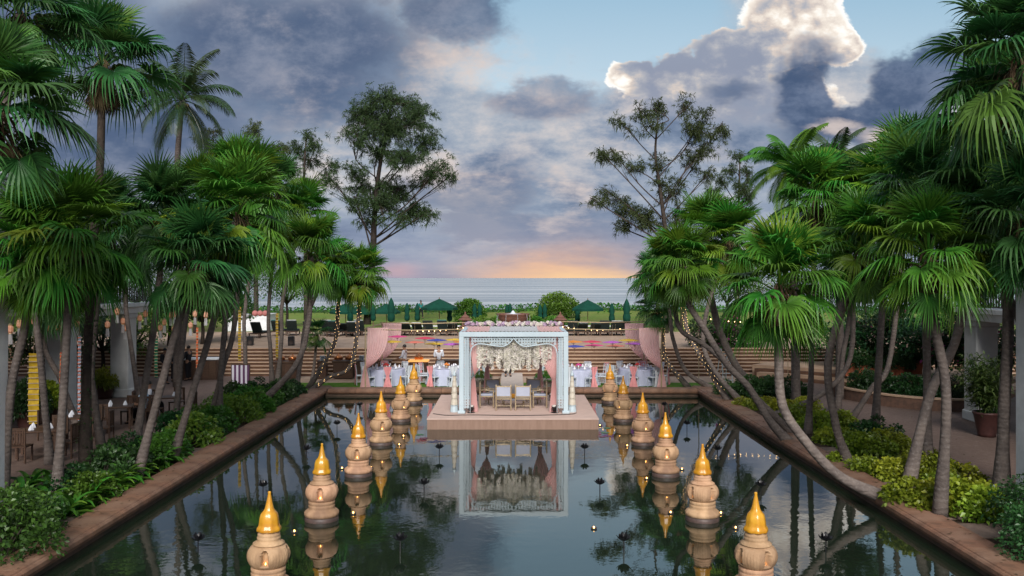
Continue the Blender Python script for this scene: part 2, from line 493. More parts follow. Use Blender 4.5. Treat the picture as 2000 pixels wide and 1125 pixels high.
# sea
ms = bpy.data.materials.new('sea_water'); ms.use_nodes = True
k = NT(ms.node_tree); b = ms.node_tree.nodes['Principled BSDF']
b.inputs['Base Color'].default_value = (.26, .31, .34, 1); b.inputs['Roughness'].default_value = .28; b.inputs['IOR'].default_value = 1.33
tcn = k.n('ShaderNodeTexCoord'); mp = k.n('ShaderNodeMapping'); mp.inputs['Scale'].default_value = (.05, .25, 1)
ms.node_tree.links.new(tcn.outputs['Object'], mp.inputs[0])
n1 = k.noise(mp.outputs[0], .6, 6, .6)
mp2 = k.n('ShaderNodeMapping'); mp2.inputs['Scale'].default_value = (.0025, .02, 1); ms.node_tree.links.new(tcn.outputs['Object'], mp2.inputs[0])
n2 = k.noise(mp2.outputs[0], 1.0, 4, .6)
b1 = k.n('ShaderNodeBump'); b1.inputs['Strength'].default_value = .35; b1.inputs['Distance'].default_value = .5
ms.node_tree.links.new(n1, b1.inputs['Height']); ms.node_tree.links.new(b1.outputs[0], b.inputs['Normal'])
ms.node_tree.links.new(k.mix(k.sm(n2, .40, .66), (.24, .29, .32, 1), (.54, .57, .58, 1)), b.inputs['Base Color'])
mb = MB(); mb.add([(-30000, 96, -2.2), (30000, 96, -2.2), (30000, 70000, -2.2), (-30000, 70000, -2.2)], [(0, 1, 2, 3)])
tag(mb.build('sea', ms), kind='structure')

# pool water, floor and walls
mw = bpy.data.materials.new('pool_water'); mw.use_nodes = True
k = NT(mw.node_tree); b = mw.node_tree.nodes['Principled BSDF']
b.inputs['Base Color'].default_value = (.012, .020, .012, 1); b.inputs['Roughness'].default_value = .015; b.inputs['IOR'].default_value = 2.1
b.inputs['Specular IOR Level'].default_value = .5
tcn = k.n('ShaderNodeTexCoord')
n1 = k.noise(tcn.outputs['Object'], 2.2, 3, .5); n2 = k.noise(tcn.outputs['Object'], 9.0, 2, .5)
cal = k.sm(k.noise(tcn.outputs['Object'], .22, 2, .5), .42, .7)
b1 = k.n('ShaderNodeBump'); b1.inputs['Strength'].default_value = .042; b1.inputs['Distance'].default_value = .1
mw.node_tree.links.new(k.mul(k.add(n1, k.mul(n2, .22)), k.add(.25, cal)), b1.inputs['Height']); mw.node_tree.links.new(b1.outputs[0], b.inputs['Normal'])
mb = MB(); mb.add([(-XP - .02, YP0, 0), (XP + .02, YP0, 0), (XP + .02, YP1 + .02, 0), (-XP - .02, YP1 + .02, 0)], [(0, 1, 2, 3)])
tag(mb.build('pool_water', mw), kind='structure')
mb = MB(); mb.add([(-XP - .1, YP0, -.6), (XP + .1, YP0, -.6), (XP + .1, YP1 + .1, -.6), (-XP - .1, YP1 + .1, -.6)], [(0, 1, 2, 3)])
tag(mb.build('pool_floor', m_poolfloor), kind='structure')
mb = MB()
mb.box(-XP - .25, -XP, YP0, YP1 + .25, -.6, .205); mb.box(XP, XP + .25, YP0, YP1 + .25, -.6, .205); mb.box(-XP - .002, XP + .002, YP1, YP1 + .25, -.6, .207)
tag(mb.build('pool_wall', m_poolwall), kind='structure')

# coping: stone slabs laid end to end with thin joints, a rolled lip towards the water
cope = MB(); cope.box(-XP - .62, -XP + .0, YP0, YP1 + .62, .203, .285); cope.box(XP + .0, XP + .62, YP0, YP1 + .62, .203, .285); cope.box(-XP + .002, XP - .002, YP1 + .003, YP1 + .6, .203, .285)
co = tag(cope.build('pool_coping', m_joint), kind='structure')
def cope_slab(L):
    mb = MB()
    prof = [(-.06, .12), (-.095, .135), (-.115, .20), (-.105, .265), (-.07, .295), (-.03, .297), (-.015, .318), (.02, .325), (.60, .325), (.63, .31), (.63, .21)]
    vs = [(x, y, z) for y in (0.008, L - .008) for x, z in prof]; n = len(prof)
    fs = [(i, i + n, i + 1 + n, i + 1) for i in range(n - 1)] + [tuple(range(n)), tuple(range(2 * n - 1, n - 1, -1))]
    fs.append((0, n - 1, 2 * n - 1, n))
    return mb.add(vs, fs).mesh('coping_slab', m_cope)
Ls = 1.25
slab = cope_slab(Ls)
y = YP0
while y < YP1 + .5:
    link('coping_slab', slab, co, (XP, y, 0)); link('coping_slab', slab, co, (-XP, y + Ls, 0), (0, 0, PI)); y += Ls
x = XP - .1
while x > -XP + .9:
    link('coping_slab', slab, co, (x, YP1, 0), (0, 0, PI / 2)); x -= Ls

# steps up to the terrace
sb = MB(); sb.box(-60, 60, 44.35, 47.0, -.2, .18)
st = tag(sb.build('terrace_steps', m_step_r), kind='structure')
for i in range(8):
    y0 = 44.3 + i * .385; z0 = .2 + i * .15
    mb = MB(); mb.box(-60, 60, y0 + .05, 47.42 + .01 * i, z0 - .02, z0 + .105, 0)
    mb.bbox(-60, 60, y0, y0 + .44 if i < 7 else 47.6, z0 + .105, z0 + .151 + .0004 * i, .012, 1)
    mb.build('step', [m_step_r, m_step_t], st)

# loose stone slabs between coping and planting
m_flag = mat('flagstone', (.20, .145, .115), (.14, .10, .08), 4, .8, bump=.5, bscale=20, rnd=.15)
bedL = tag(MB().box(-XB, -XP - .64, YP0, YP1, .201, .215).build('planting_bed_left', m_soil), kind='structure')
bedR = tag(MB().box(XP + .64, XB, YP0, YP1, .201, .215).build('planting_bed_right', m_soil), kind='structure')
for sgn, bed, ys in ((-1, bedL, (14.9, 17.6, 19.3, 24.5, 30.2)), (1, bedR, (14.2, 16.6, 17.9, 20.1, 21.9, 24.8, 29.5, 33.0))):
    for y in ys:
        wd = random.uniform(.9, 1.5)
        mb = MB(); mb.bbox(0, wd, 0, random.uniform(.6, 1.0), .215, .262, .012)
        link('flagstone', mb.mesh('flagstone', m_flag), bed, (sgn * (XP + .70) - (wd if sgn < 0 else 0), y, 0), (0, 0, 0))

# ------------------------------------------------------------------ leaf materials
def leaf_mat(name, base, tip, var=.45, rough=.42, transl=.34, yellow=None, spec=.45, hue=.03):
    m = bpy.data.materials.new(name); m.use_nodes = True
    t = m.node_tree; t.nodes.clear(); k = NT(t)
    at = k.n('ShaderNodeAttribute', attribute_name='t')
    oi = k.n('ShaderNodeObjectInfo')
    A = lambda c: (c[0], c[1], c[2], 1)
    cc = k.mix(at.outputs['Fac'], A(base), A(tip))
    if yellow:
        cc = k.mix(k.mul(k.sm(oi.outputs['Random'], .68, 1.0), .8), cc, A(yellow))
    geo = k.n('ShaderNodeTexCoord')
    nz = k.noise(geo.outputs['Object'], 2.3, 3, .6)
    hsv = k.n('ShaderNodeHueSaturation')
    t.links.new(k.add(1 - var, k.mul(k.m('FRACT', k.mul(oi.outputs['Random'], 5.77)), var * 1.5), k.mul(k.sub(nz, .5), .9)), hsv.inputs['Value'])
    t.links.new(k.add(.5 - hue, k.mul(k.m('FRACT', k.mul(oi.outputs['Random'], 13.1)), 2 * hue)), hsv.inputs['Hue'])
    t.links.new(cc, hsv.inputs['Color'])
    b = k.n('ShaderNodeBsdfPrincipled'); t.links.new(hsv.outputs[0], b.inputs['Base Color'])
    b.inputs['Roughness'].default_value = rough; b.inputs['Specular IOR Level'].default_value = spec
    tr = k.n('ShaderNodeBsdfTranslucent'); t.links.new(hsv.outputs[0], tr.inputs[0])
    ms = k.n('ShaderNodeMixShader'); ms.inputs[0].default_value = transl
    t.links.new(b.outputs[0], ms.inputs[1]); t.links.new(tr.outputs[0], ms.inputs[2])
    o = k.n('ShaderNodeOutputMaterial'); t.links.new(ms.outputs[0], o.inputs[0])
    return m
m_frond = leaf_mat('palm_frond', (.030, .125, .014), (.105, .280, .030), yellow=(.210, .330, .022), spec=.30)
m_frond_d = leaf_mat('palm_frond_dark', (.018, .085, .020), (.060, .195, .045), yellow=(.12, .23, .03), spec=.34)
m_dead = leaf_mat('dead_frond', (.085, .055, .030), (.15, .11, .06), var=.5, rough=.8, transl=.1, spec=.2)
m_coco = leaf_mat('coconut_frond', (.022, .060, .022), (.055, .105, .030), transl=.2)
m_casu = leaf_mat('casuarina_needles', (.034, .058, .022), (.080, .115, .038), var=.3, rough=.7, transl=.2, spec=.2)
m_shrub_g = leaf_mat('shrub_green', (.035, .115, .016), (.130, .290, .030), var=.4, rough=.4)
m_shrub_d = leaf_mat('shrub_dark', (.018, .062, .018), (.048, .130, .030), var=.4, rough=.4)
m_shrub_y = leaf_mat('shrub_yellow', (.075, .150, .014), (.350, .400, .030), var=.35, rough=.4)
m_shrub_m = leaf_mat('shrub_mid', (.022, .080, .015), (.075, .180, .026), var=.4, rough=.4)
m_lily = leaf_mat('lily_leaf', (.026, .105, .016), (.110, .280, .028), var=.5, rough=.3)
m_bambo = leaf_mat('bamboo_leaf', (.040, .095, .022), (.110, .180, .050), var=.3)
m_flower = leaf_mat('magenta_bract', (.30, .02, .14), (.45, .06, .26), var=.4, rough=.6)
def bark_mat(name, c1, c2, c3, ring):
    m = bpy.data.materials.new(name); m.use_nodes = True
    t = m.node_tree; k = NT(t); b = t.nodes['Principled BSDF']
    tcn = k.n('ShaderNodeTexCoord')
    n1 = k.noise(tcn.outputs['Object'], 3.0, 6, .65); n2 = k.noise(tcn.outputs['Object'], 14, 5, .6)
    wv = k.n('ShaderNodeTexWave', wave_type='BANDS', bands_direction='Z'); t.links.new(tcn.outputs['Object'], wv.inputs[0])
    wv.inputs['Scale'].default_value = ring; wv.inputs['Distortion'].default_value = 5.0; wv.inputs['Detail'].default_value = 3; wv.inputs['Detail Scale'].default_value = 2.5
    cc = k.mix(k.sm(n1, .35, .65), c1, c2)
    cc = k.mix(k.mul(k.sm(n2, .5, .75), .6), cc, c3)
    cc = k.mix(k.mul(wv.outputs['Fac'], .13), cc, (c1[0] * .4, c1[1] * .4, c1[2] * .4, 1))
    oi = k.n('ShaderNodeObjectInfo'); hsv = k.n('ShaderNodeHueSaturation')
    t.links.new(k.add(.72, k.mul(oi.outputs['Random'], .55)), hsv.inputs['Value']); t.links.new(cc, hsv.inputs['Color'])
    t.links.new(hsv.outputs[0], b.inputs['Base Color']); b.inputs['Roughness'].default_value = .85; b.inputs['Specular IOR Level'].default_value = .2
    bp = k.n('ShaderNodeBump'); bp.inputs['Strength'].default_value = .7; bp.inputs['Distance'].default_value = .02
    t.links.new(k.add(n2, k.mul(wv.outputs['Fac'], .5)), bp.inputs['Height']); t.links.new(bp.outputs[0], b.inputs['Normal'])
    return m
m_bark = bark_mat('palm_bark', (.165, .135, .118, 1), (.105, .086, .078, 1), (.24, .215, .20, 1), 2.6)
m_bark_d = bark_mat('dark_bark', (.055, .042, .034, 1), (.030, .024, .020, 1), (.09, .075, .06, 1), 1.2)
m_bulb = glow('warm_bulb', (1.0, .62, .26), 3.0)

# ------------------------------------------------------------------ fan palm fronds (shared meshes)
def fan_frond(rng, elev, droop, nseg=30, spread=150, Lp=.72, Lb=.92, cup=.12, close=1.0):
    mb = MB(); att = []
    # petiole bends down along its length
    pts = []; e = R(elev + 27); p = Vector((0, 0, 0))
    for i in range(5):
        pts.append(p.copy()); p = p + Vector((math.cos(e), 0, math.sin(e))) * (Lp / 4); e -= R(7)
    n0 = len(mb.v)
    mb.tube(pts, [.020, .016, .013, .012, .010], 4, cap=False); att += [.55] * (len(mb.v) - n0)
    hub = pts[-1]
    t = Vector((math.cos(e), 0, math.sin(e))); s = Vector((0, 1, 0)); n = t.cross(s) * -1
    if n.z < 0 and abs(t.z) < .9: n = -n
    d = R(2 * spread) / nseg
    for k in range(nseg):
        ph = -R(spread) + d * (k + .5) + rng.uniform(-.03, .03)
        ph *= close
        L = Lb * (.70 + .30 * math.cos(ph * .55)) * rng.uniform(.88, 1.08)
        dr = (t * math.cos(ph) + s * math.sin(ph) + n * (cup + .10 * abs(math.sin(ph)))).normalized()
        side = (-t * math.sin(ph) + s * math.cos(ph))
        dp = droop * rng.uniform(.6, 1.45)
        base = len(mb.v)
        prof = [(.04, .030), (.42, 1.0), (.62, .74), (.84, .38), (1.0, .02)]
        for j, (r, wd) in enumerate(prof):
            wi = math.tan(d / 2) * .40 * Lb * wd * 1.05 if j else .004
            c_ = hub + dr * (L * r)
            k2 = max(0, r - .32) / .68
            c_ = c_ + Vector((0, 0, -1)) * (dp * L * k2 ** 1.9)
            if k2 > 0: c_ = c_ - dr * (dp * .35 * L * k2 ** 2.4)
            pl = n * (wi * .55 * (1 if k % 2 else -1))
            mb.v.append(tuple(c_ - side * wi + pl)); mb.v.append(tuple(c_ + side * wi - pl))
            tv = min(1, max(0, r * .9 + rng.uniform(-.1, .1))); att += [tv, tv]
        for j in range(len(prof) - 1):
            mb.f.append((base + 2 * j, base + 2 * j + 1, base + 2 * j + 3, base + 2 * j + 2)); mb.mi.append(0)
    mb.att = att
    return mb
rng = random.Random(11)
FR = {}
SPEC = [('up', 80, .03, 34, 105, .80, 1.02, .04, .72), ('high', 58, .10, 40, 140, 1.0, 1.02, .08, 1.0), ('mid', 34, .22, 42, 155, 1.05, 1.02, .12, 1.0), ('flat', 8, .36, 42, 155, 1.05, 1.02, .12, 1.0), ('low', -20, .46, 40, 150, 1.0, 1.0, .10, .98), ('hang', -52, .38, 36, 125, .92, .95, .05, .85)]
for mname, mt in (('g', m_frond), ('d', m_frond_d)):
    for nm, el, dr, ns, spd, lp, lb, cup, cl in SPEC:
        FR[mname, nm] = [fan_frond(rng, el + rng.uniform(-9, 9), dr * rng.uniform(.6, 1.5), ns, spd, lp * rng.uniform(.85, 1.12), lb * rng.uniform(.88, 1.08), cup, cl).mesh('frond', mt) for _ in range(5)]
FR['dead'] = [fan_frond(rng, -72 + rng.uniform(-6, 6), .15, 16, 80, .45, .62, .02, .6).mesh('dead_frond', m_dead) for _ in range(3)]
def skirt(rng):
    """short shag of fibre and old leaf bases under the crown"""
    mb = MB(); att = []
    for i in range(90):
        a = rng.uniform(0, 2 * PI); r0 = rng.uniform(.08, .16); z = rng.uniform(-.45, .15)
        p = Vector((math.cos(a) * r0, math.sin(a) * r0, z)); L = rng.uniform(.25, .6)
        q = p + Vector((math.cos(a) * L * .45, math.sin(a) * L * .45, rng.uniform(-.4, .1) * L - .1)); q2 = q + Vector((math.cos(a) * .1, math.sin(a) * .1, -L * .7))
        sd_ = Vector((-math.sin(a), math.cos(a), 0)) * .018
        mb.add([p - sd_, p + sd_, q + sd_, q - sd_, q2], [(0, 1, 2, 3), (3, 2, 4)]); att += [rng.random()] * 5
    mb.att = att
    return mb.mesh('old_leaf_fibre', m_dead)
SK = [skirt(rng) for _ in range(3)]
CLS = ['up', 'high', 'mid', 'flat', 'low', 'hang']

def fan_palm(path_px, d, Rc, label, group, dd=0.0, rad=.115, dark=False, nf=46, lights=False, seed=0, lean=0.0, ivy=False, lo=1.0):
    rg = random.Random(seed)
    n = len(path_px)
    pts = [Pd(px, py, d + dd * i / (n - 1)) for i, (px, py) in enumerate(path_px)]
    pts[0].z = .16
    base = pts[0].copy()
    root = empty('fan_palm', base, 0, label, 'palm tree', group)
    cv = bez(pts, 7)
    N = len(cv)
    mb = MB()
    rads = []
    for i in range(N):
        t = i / (N - 1)
        rads.append(rad * (1.35 - .5 * min(1, t * 5) + (.10 if t > .9 else 0)) * (1.0 - .18 * t) * (1 + rg.uniform(-.03, .03)))
    mb.tube(cv, rads, 10)
    tr = mb.build('trunk', m_bark_d if ivy else m_bark, root, True, origin=base)
    top = cv[-1] - base
    s = Rc / 1.72
    link('old_leaf_fibre', SK[seed % 3], root, top, (0, 0, rg.uniform(0, 6)), (s * 1.1, s * 1.1, s * 1.25))
    m_ = 'd' if dark else 'g'
    for i in range(nf):
        q = (i + .5) / nf * lo
        # from upright young fronds to hanging old ones
        idx = 0 if q < .10 else 1 if q < .28 else 2 if q < .46 else 3 if q < .63 else 4 if q < .82 else 5
        me = rg.choice(FR[m_, CLS[idx]])
        a = i * 2.39996 + rg.uniform(-.25, .25)
        ss = s * rg.uniform(.86, 1.10) * (.92 if idx in (0, 5) else 1.0)
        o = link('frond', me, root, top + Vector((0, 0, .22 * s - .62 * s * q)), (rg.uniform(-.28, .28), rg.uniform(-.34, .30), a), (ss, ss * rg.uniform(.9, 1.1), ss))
    for i in range(9):
        link('dead_frond', rg.choice(FR['dead']), root, top + Vector((0, 0, -.25 * s)), (rg.uniform(-.2, .2), 0, rg.uniform(0, 6.28)), (s * .95,) * 3)
    if lights:
        lb = MB()
        L = len(cv)
        for i in range(2, int(L * .93)):
            for q in range(5):
                f = q / 5; p = cv[i].lerp(cv[min(i + 1, L - 1)], f); a = (i * 5 + q) * 1.9
                lb.ball(p + Vector((math.cos(a), math.sin(a), 0)) * (rads[i] + .010), .009, 4, 2)
        lb.build('fairy_lights', m_bulb, root, origin=base)
    if ivy:
        iv = MB(); at = []
        for i in range(420):
            q = rg.random(); p = cv[int(q * .62 * (N - 1))] + Vector((rg.gauss(0, .09), rg.gauss(0, .09), rg.uniform(-.3, .3))); dr = Vector((rg.uniform(-1, 1), rg.uniform(-1, .2), rg.uniform(-.9, .1))).normalized() * rg.uniform(.08, .16); sd_ = frame(dr)[0] * .03
            iv.add([p, p + dr * .5 + sd_, p + dr, p + dr * .5 - sd_], [(0, 1, 2, 3)]); at += [rg.random()] * 4
        iv.att = at; tag(iv.build('creeper', m_shrub_d, root, origin=base), kind='stuff')
    return root

# every palm: pixel path of the trunk (base first), crown radius, options
LP = [
    ([(4, 978), (22, 760), (48, 640), (66, 505)], 1.6, dict()),
    ([(109, 980), (122, 800), (131, 640), (138, 470)], 1.75, dict()),
    ([(98, 907), (88, 800), (72, 640), (38, 440)], 1.6, dict(dark=True)),
    ([(153, 838), (120, 745), (86, 667), (110, 560)], 1.7, dict(dark=True)),
    ([(167, 912), (170, 720), (182, 480), (195, 330), (200, 130)], 1.8, dict(dark=True, ivy=True, rad=.14, lo=.80, nf=36)),
    ([(199, 878), (185, 780), (180, 700), (205, 435)], 1.5, dict(dark=True)),
    ([(261, 894), (285, 740), (306, 600), (322, 428)], 1.5, dict(dark=True)),
    ([(265, 940), (310, 770), (355, 606), (384, 515)], 1.5, dict(dark=True)),
    ([(334, 905), (375, 770), (416, 631), (462, 425)], 1.7, dict()),
    ([(341, 842), (350, 740), (359, 650), (392, 400)], 1.7, dict()),
    ([(274, 788), (258, 690), (245, 585), (250, 480)], 1.8, dict(dark=True)),
    ([(409, 832), (435, 720), (459, 625), (474, 365)], 1.75, dict()),
    ([(427, 834), (432, 720), (440, 600), (425, 470)], 1.7, dict()),
    ([(480, 754), (479, 680), (478, 610), (500, 470)], 1.9, dict()),
    ([(493, 802), (577, 714), (602, 630), (606, 560), (608, 500)], 1.75, dict(rad=.13)),
    ([(532, 748), (528, 680), (525, 600), (545, 375)], 1.75, dict(dark=True)),
    ([(542, 750), (550, 660), (553, 580), (590, 420)], 1.75, dict()),
    ([(578, 768), (588, 700), (600, 620), (640, 525)], 1.5, dict()),
    ([(602, 758), (653, 671), (660, 600), (668, 535)], 1.45, dict(lights=True)),
    ([(606, 763), (640, 738), (685, 714), (700, 620), (706, 540)], 1.45, dict(lights=True)),
    ([(610, 742), (615, 700), (619, 655)], .85, dict(dark=True, rad=.09, nf=22)),
]
RP = [
    ([(1745, 977), (1640, 930), (1570, 858), (1528, 790), (1521, 690), (1522, 565)], 1.6, dict(rad=.135)),
    ([(1545, 865), (1505, 824), (1462, 756), (1419, 711), (1374, 640), (1345, 590), (1335, 520)], 1.35, dict(rad=.13)),
    ([(1555, 852), (1476, 776), (1436, 728), (1380, 677), (1328, 642), (1314, 571), (1300, 525)], 1.15, dict(rad=.10)),
    ([(1480, 768), (1436, 711), (1402, 634), (1382, 540), (1378, 465)], 2.1, dict(rad=.19)),
    ([(1396, 760), (1340, 725), (1314, 660), (1305, 597), (1282, 545)], 1.3, dict(dark=True)),
    ([(1345, 756), (1300, 700), (1294, 640), (1284, 605)], 1.05, dict(lights=True, dark=True)),
    ([(1425, 786), (1380, 716), (1345, 654), (1335, 600), (1325, 550)], 1.2, dict(lights=True, dark=True)),
    ([(1453, 789), (1402, 733), (1374, 673), (1385, 590), (1425, 475)], 1.7, dict()),
    ([(1578, 848), (1583, 760), (1585, 695), (1592, 395)], 1.75, dict()),
    ([(1660, 910), (1631, 823), (1620, 688), (1690, 490)], 1.6, dict(rad=.13)),
    ([(1635, 806), (1645, 702), (1660, 596), (1652, 400)], 1.9, dict(dark=True)),
    ([(1708, 859), (1716, 720), (1724, 592), (1740, 385)], 1.9, dict(rad=.13)),
    ([(1773, 948), (1816, 773), (1869, 656), (1905, 470)], 1.6, dict(rad=.14)),
    ([(1812, 912), (1811, 780), (1809, 642), (1800, 380)], 1.75, dict(rad=.13, dark=True)),
    ([(1835, 1014), (1848, 773), (1823, 624), (1815, 505)], 1.5, dict(rad=.125)),
    ([(1955, 968), (1962, 780), (1969, 596), (1955, 235)], 1.8, dict(rad=.16, dark=True)),
    ([(2012, 962), (1994, 773), (1997, 650), (1965, 560), (1935, 400)], 1.75, dict(dark=True)),
    ([(1500, 815), (1604, 770), (1660, 700), (1665, 560), (1660, 520)], 1.5, dict(dark=True)),
    ([(1655, 829), (1702, 759), (1740, 690), (1775, 345)], 1.9, dict(dark=True)),
]
def make_bank(lst, side, opp):
    order = sorted(range(len(lst)), key=lambda i: lst[i][0][0][0])
    rank = {i: r for r, i in enumerate(order)}
    for i, (path, Rc, kw) in enumerate(lst):
        d = F * (H - .2) / (path[0][1] - HZ)
        ln = 'leaning' if abs(path[0][0] - path[-1][0]) > 70 else 'upright'
        extra = ' wound with fairy lights' if kw.get('lights') else ''
        fan_palm(path, d, Rc, f'{ln} fan palm{extra} on the {side} bank, {ORD[rank[i]]} trunk base from left', f'fan palms along the {side} bank of the pool', seed=100 + i + (50 if side == 'right' else 0), **kw)
make_bank(LP, 'left', 1)
make_bank(RP, 'right', -1)
# palms close to the camera and tall ones behind
fan_palm([(-90, 1080), (-60, 600), (-8, 215)], 14.5, 1.45, 'fan palm crown filling the left edge of the photo below the top corner', 'tall fan palms framing the view', rad=.14, dark=True, seed=301, nf=44)
fan_palm([(-120, 1020), (-40, 500), (40, 30)], 17, 1.45, 'fan palm crown cut by the top left corner of the photo', 'tall fan palms framing the view', rad=.14, dark=True, seed=302, nf=44)
fan_palm([(2100, 1060), (2060, 600), (1992, 130)], 16, 1.7, 'fan palm crown cut by the right edge near the top right corner', 'tall fan palms framing the view', rad=.14, dark=True, seed=303, nf=44)
fan_palm([(2110, 1020), (2040, 700), (2000, 440)], 17.5, 1.6, 'fan palm crown cut by the right edge halfway up the photo', 'tall fan palms framing the view', rad=.14, dark=True, seed=304, nf=44)

# ------------------------------------------------------------------ feather palms
def feather(rng, L=2.4, e0=50, bend=95, mt=None):
    mb = MB(); att = []
    e = R(e0); p = Vector((0, 0, 0)); pts = []
    n = 12
    for i in range(n + 1):
        pts.append(p.copy()); p = p + Vector((math.cos(e), 0, math.sin(e))) * (L / n); e -= R(bend / n) * (.5 + i / n)
    mb.tube(pts, [.03 * (1 - .85 * i / n) for i in range(n + 1)], 4, cap=False); att += [.9] * len(mb.v)
    M_ = 34
    for k in range(M_):
        f = .16 + .84 * k / (M_ - 1); x = f * n; i = min(int(x), n - 1); c_ = pts[i].lerp(pts[i + 1], x - i); t = (pts[i + 1] - pts[i]).normalized()
        for s in (-1, 1):
            l = .62 * math.sin(PI * (.12 + .82 * f)) ** .7 * rng.uniform(.85, 1.1) * L / 2.4
            dr = (Vector((0, s, 0)) * .75 + t * .6 + Vector((0, 0, -.30))).normalized()
            q1 = c_ + dr * l * .5; q2 = c_ + dr * l + Vector((0, 0, -.30 * l))
            wd = t * .032
            b0 = len(mb.v)
            mb.add([c_ - wd * .4, c_ + wd * .4, q1 + wd, q1 - wd, q2], [(0, 1, 2, 3), (3, 2, 4)]); att += [.2, .2, .5, .5, .9]
    mb.att = att
    return mb
def feather_palm(path_px, d, L, label, mt, seed, nf=22, rad=.14, group='feather palms rising behind the fan palms'):
    rg = random.Random(seed)
    pts = [Pd(px, py, d) for px, py in path_px]; pts[0].z = .16
    base = pts[0].copy(); root = empty('coconut_palm', base, 0, label, 'palm tree', group)
    cv = bez(pts, 8); mb = MB(); mb.tube(cv, [rad * (1.3 - .55 * i / len(cv)) for i in range(len(cv))], 10); mb.build('trunk', m_bark, root, True, origin=base)
    top = cv[-1] - base
    ms_ = [feather(rg, L, e0, bd).mesh('frond', mt) for e0, bd in ((75, 70), (50, 95), (22, 100), (-10, 85), (-45, 50))]
    for i in range(nf):
        q = i / nf; j = 0 if q < .16 else 1 if q < .42 else 2 if q < .68 else 3 if q < .88 else 4
        s = rg.uniform(.85, 1.08)
        link('frond', ms_[j], root, top, (rg.uniform(-.1, .1), rg.uniform(-.12, .12), i * 2.39996 + rg.uniform(-.3, .3)), (s, s, s))
    nb = MB()
    for i in range(7):
        a = i * .9; nb.ball((math.cos(a) * .22, math.sin(a) * .22, -.28 - .06 * (i % 3)), .11, 7, 5)
    nb.build('coconut_cluster', mat('coconut', (.10, .07, .03), (.16, .13, .04), 8), root, True, loc=top)
feather_palm([(345, 745), (350, 500), (346, 330), (356, 195)], 40, 2.9, 'tall coconut palm with arching feathery fronds above the left palms', m_coco, 5, 27)
feather_palm([(1555, 782), (1552, 600), (1545, 330)], 34, 2.2, 'feathery palm rising above the right fan palms beside the grey cloud', m_frond, 6)
feather_palm([(1640, 782), (1640, 600), (1632, 320)], 36, 2.2, 'feathery palm with drooping fronds behind the right fan palms', m_coco, 8)

# ------------------------------------------------------------------ casuarina trees
def casuarina(base_px, d, zb, trunk_px, lobes, label, seed, n_per=1.0, rad=.28, shrink=1.0):
    rg = random.Random(seed)
    base = Pd(base_px, 600, d); base.z = zb - .3
    root = empty('casuarina_tree', base, 0, label, 'tree', 'casuarina trees by the shore')
    k = d / F
    tp = [base] + [Pd(x, y, d) for x, y in trunk_px]
    cv = bez(tp, 5); mb = MB()
    mb.tube(cv, [rad * (1.15 - .95 * i / (len(cv) - 1)) + .02 for i in range(len(cv))], 8)
    lm = MB(); tw = MB(); cr = MB(); at = []
    for (px, py, rx, ry, dens) in lobes:
        dep = rg.uniform(-1, 1) * rx * k * 1.2
        C = Pd(px, py, d); C.y += dep
        # limb leaves the trunk below the lobe
        zq = C.z - abs(C.x - tp[-1].x) * 1.05 - ry * k * .6 + rg.uniform(-.8, .8)
        best = min(range(3, len(cv)), key=lambda i: abs(cv[i].z - max(zq, Pd(0, trunk_px[0][1], d).z)))
        s0 = cv[best]
        mid = s0.lerp(C, .5) + Vector((rg.gauss(0, .25), rg.gauss(0, .25), rg.uniform(-.08, .06) * (C - s0).length))
        lc_ = bez([s0, mid, C, C + (C - mid) * .2], 5)
        r0 = max(.03, rad * .26 * (1 - best / len(cv)) + .015)
        lm.tube(lc_, [r0 * (1 - .85 * i / (len(lc_) - 1)) + .012 for i in range(len(lc_))], 5)
        nt = max(6, int(rx * ry * .012 * dens * n_per))
        for j in range(nt):
            a = rg.uniform(0, 2 * PI); zz = rg.uniform(-1, 1); q = rg.random() ** .5 * rg.choice((1, 1, 1.0, 1.25)); rr = math.sqrt(1 - zz * zz)
            T = C + Vector((math.cos(a) * rr * rx * k, math.sin(a) * rr * rx * k, zz * ry * k)) * q
            o = lc_[rg.randint(len(lc_) // 3, len(lc_) - 1)]
            m1 = o.lerp(T, .55) + Vector((rg.gauss(0, .12), rg.gauss(0, .12), -.05 - .1 * rg.random()))
            tw.tube([o, m1, T], [.030, .018, .008], 3, cap=False)
            out = (T - o).normalized()
            for b_ in range(rg.randint(6, 10)):
                f = rg.uniform(.35, 1.0); B = m1.lerp(T, (f - .3) / .7) + Vector((rg.gauss(0, .22), rg.gauss(0, .22), rg.gauss(0, .18)))
                for l_ in range(9):
                    dr = (out * rg.uniform(.2, .9) + Vector((rg.gauss(0, .55), rg.gauss(0, .55), rg.gauss(.05, .5)))).normalized()
                    L = rg.uniform(.25, .55)
                    e1 = B + dr * L * .55; e2 = e1 + dr * L * .3 + Vector((0, 0, -L * .38))
                    sd_ = dr.cross(Vector((rg.gauss(0, 1), rg.gauss(0, 1), rg.gauss(0, 1)))).normalized() * rg.uniform(.013, .024)
                    cr.add([B - sd_ * .5, B + sd_ * .5, e1 + sd_, e1 - sd_, e2], [(0, 1, 2, 3), (3, 2, 4)]); q_ = rg.random(); at += [q_] * 5
    cr.att = at
    mb.build('trunk', m_bark_d, root, True, origin=base)
    lm.build('limbs', m_bark_d, root, True, origin=base)
    tag(tw.build('twigs', m_bark_d, root, origin=base), kind='stuff')
    tag(cr.build('crown', m_casu, root, origin=base), kind='stuff')
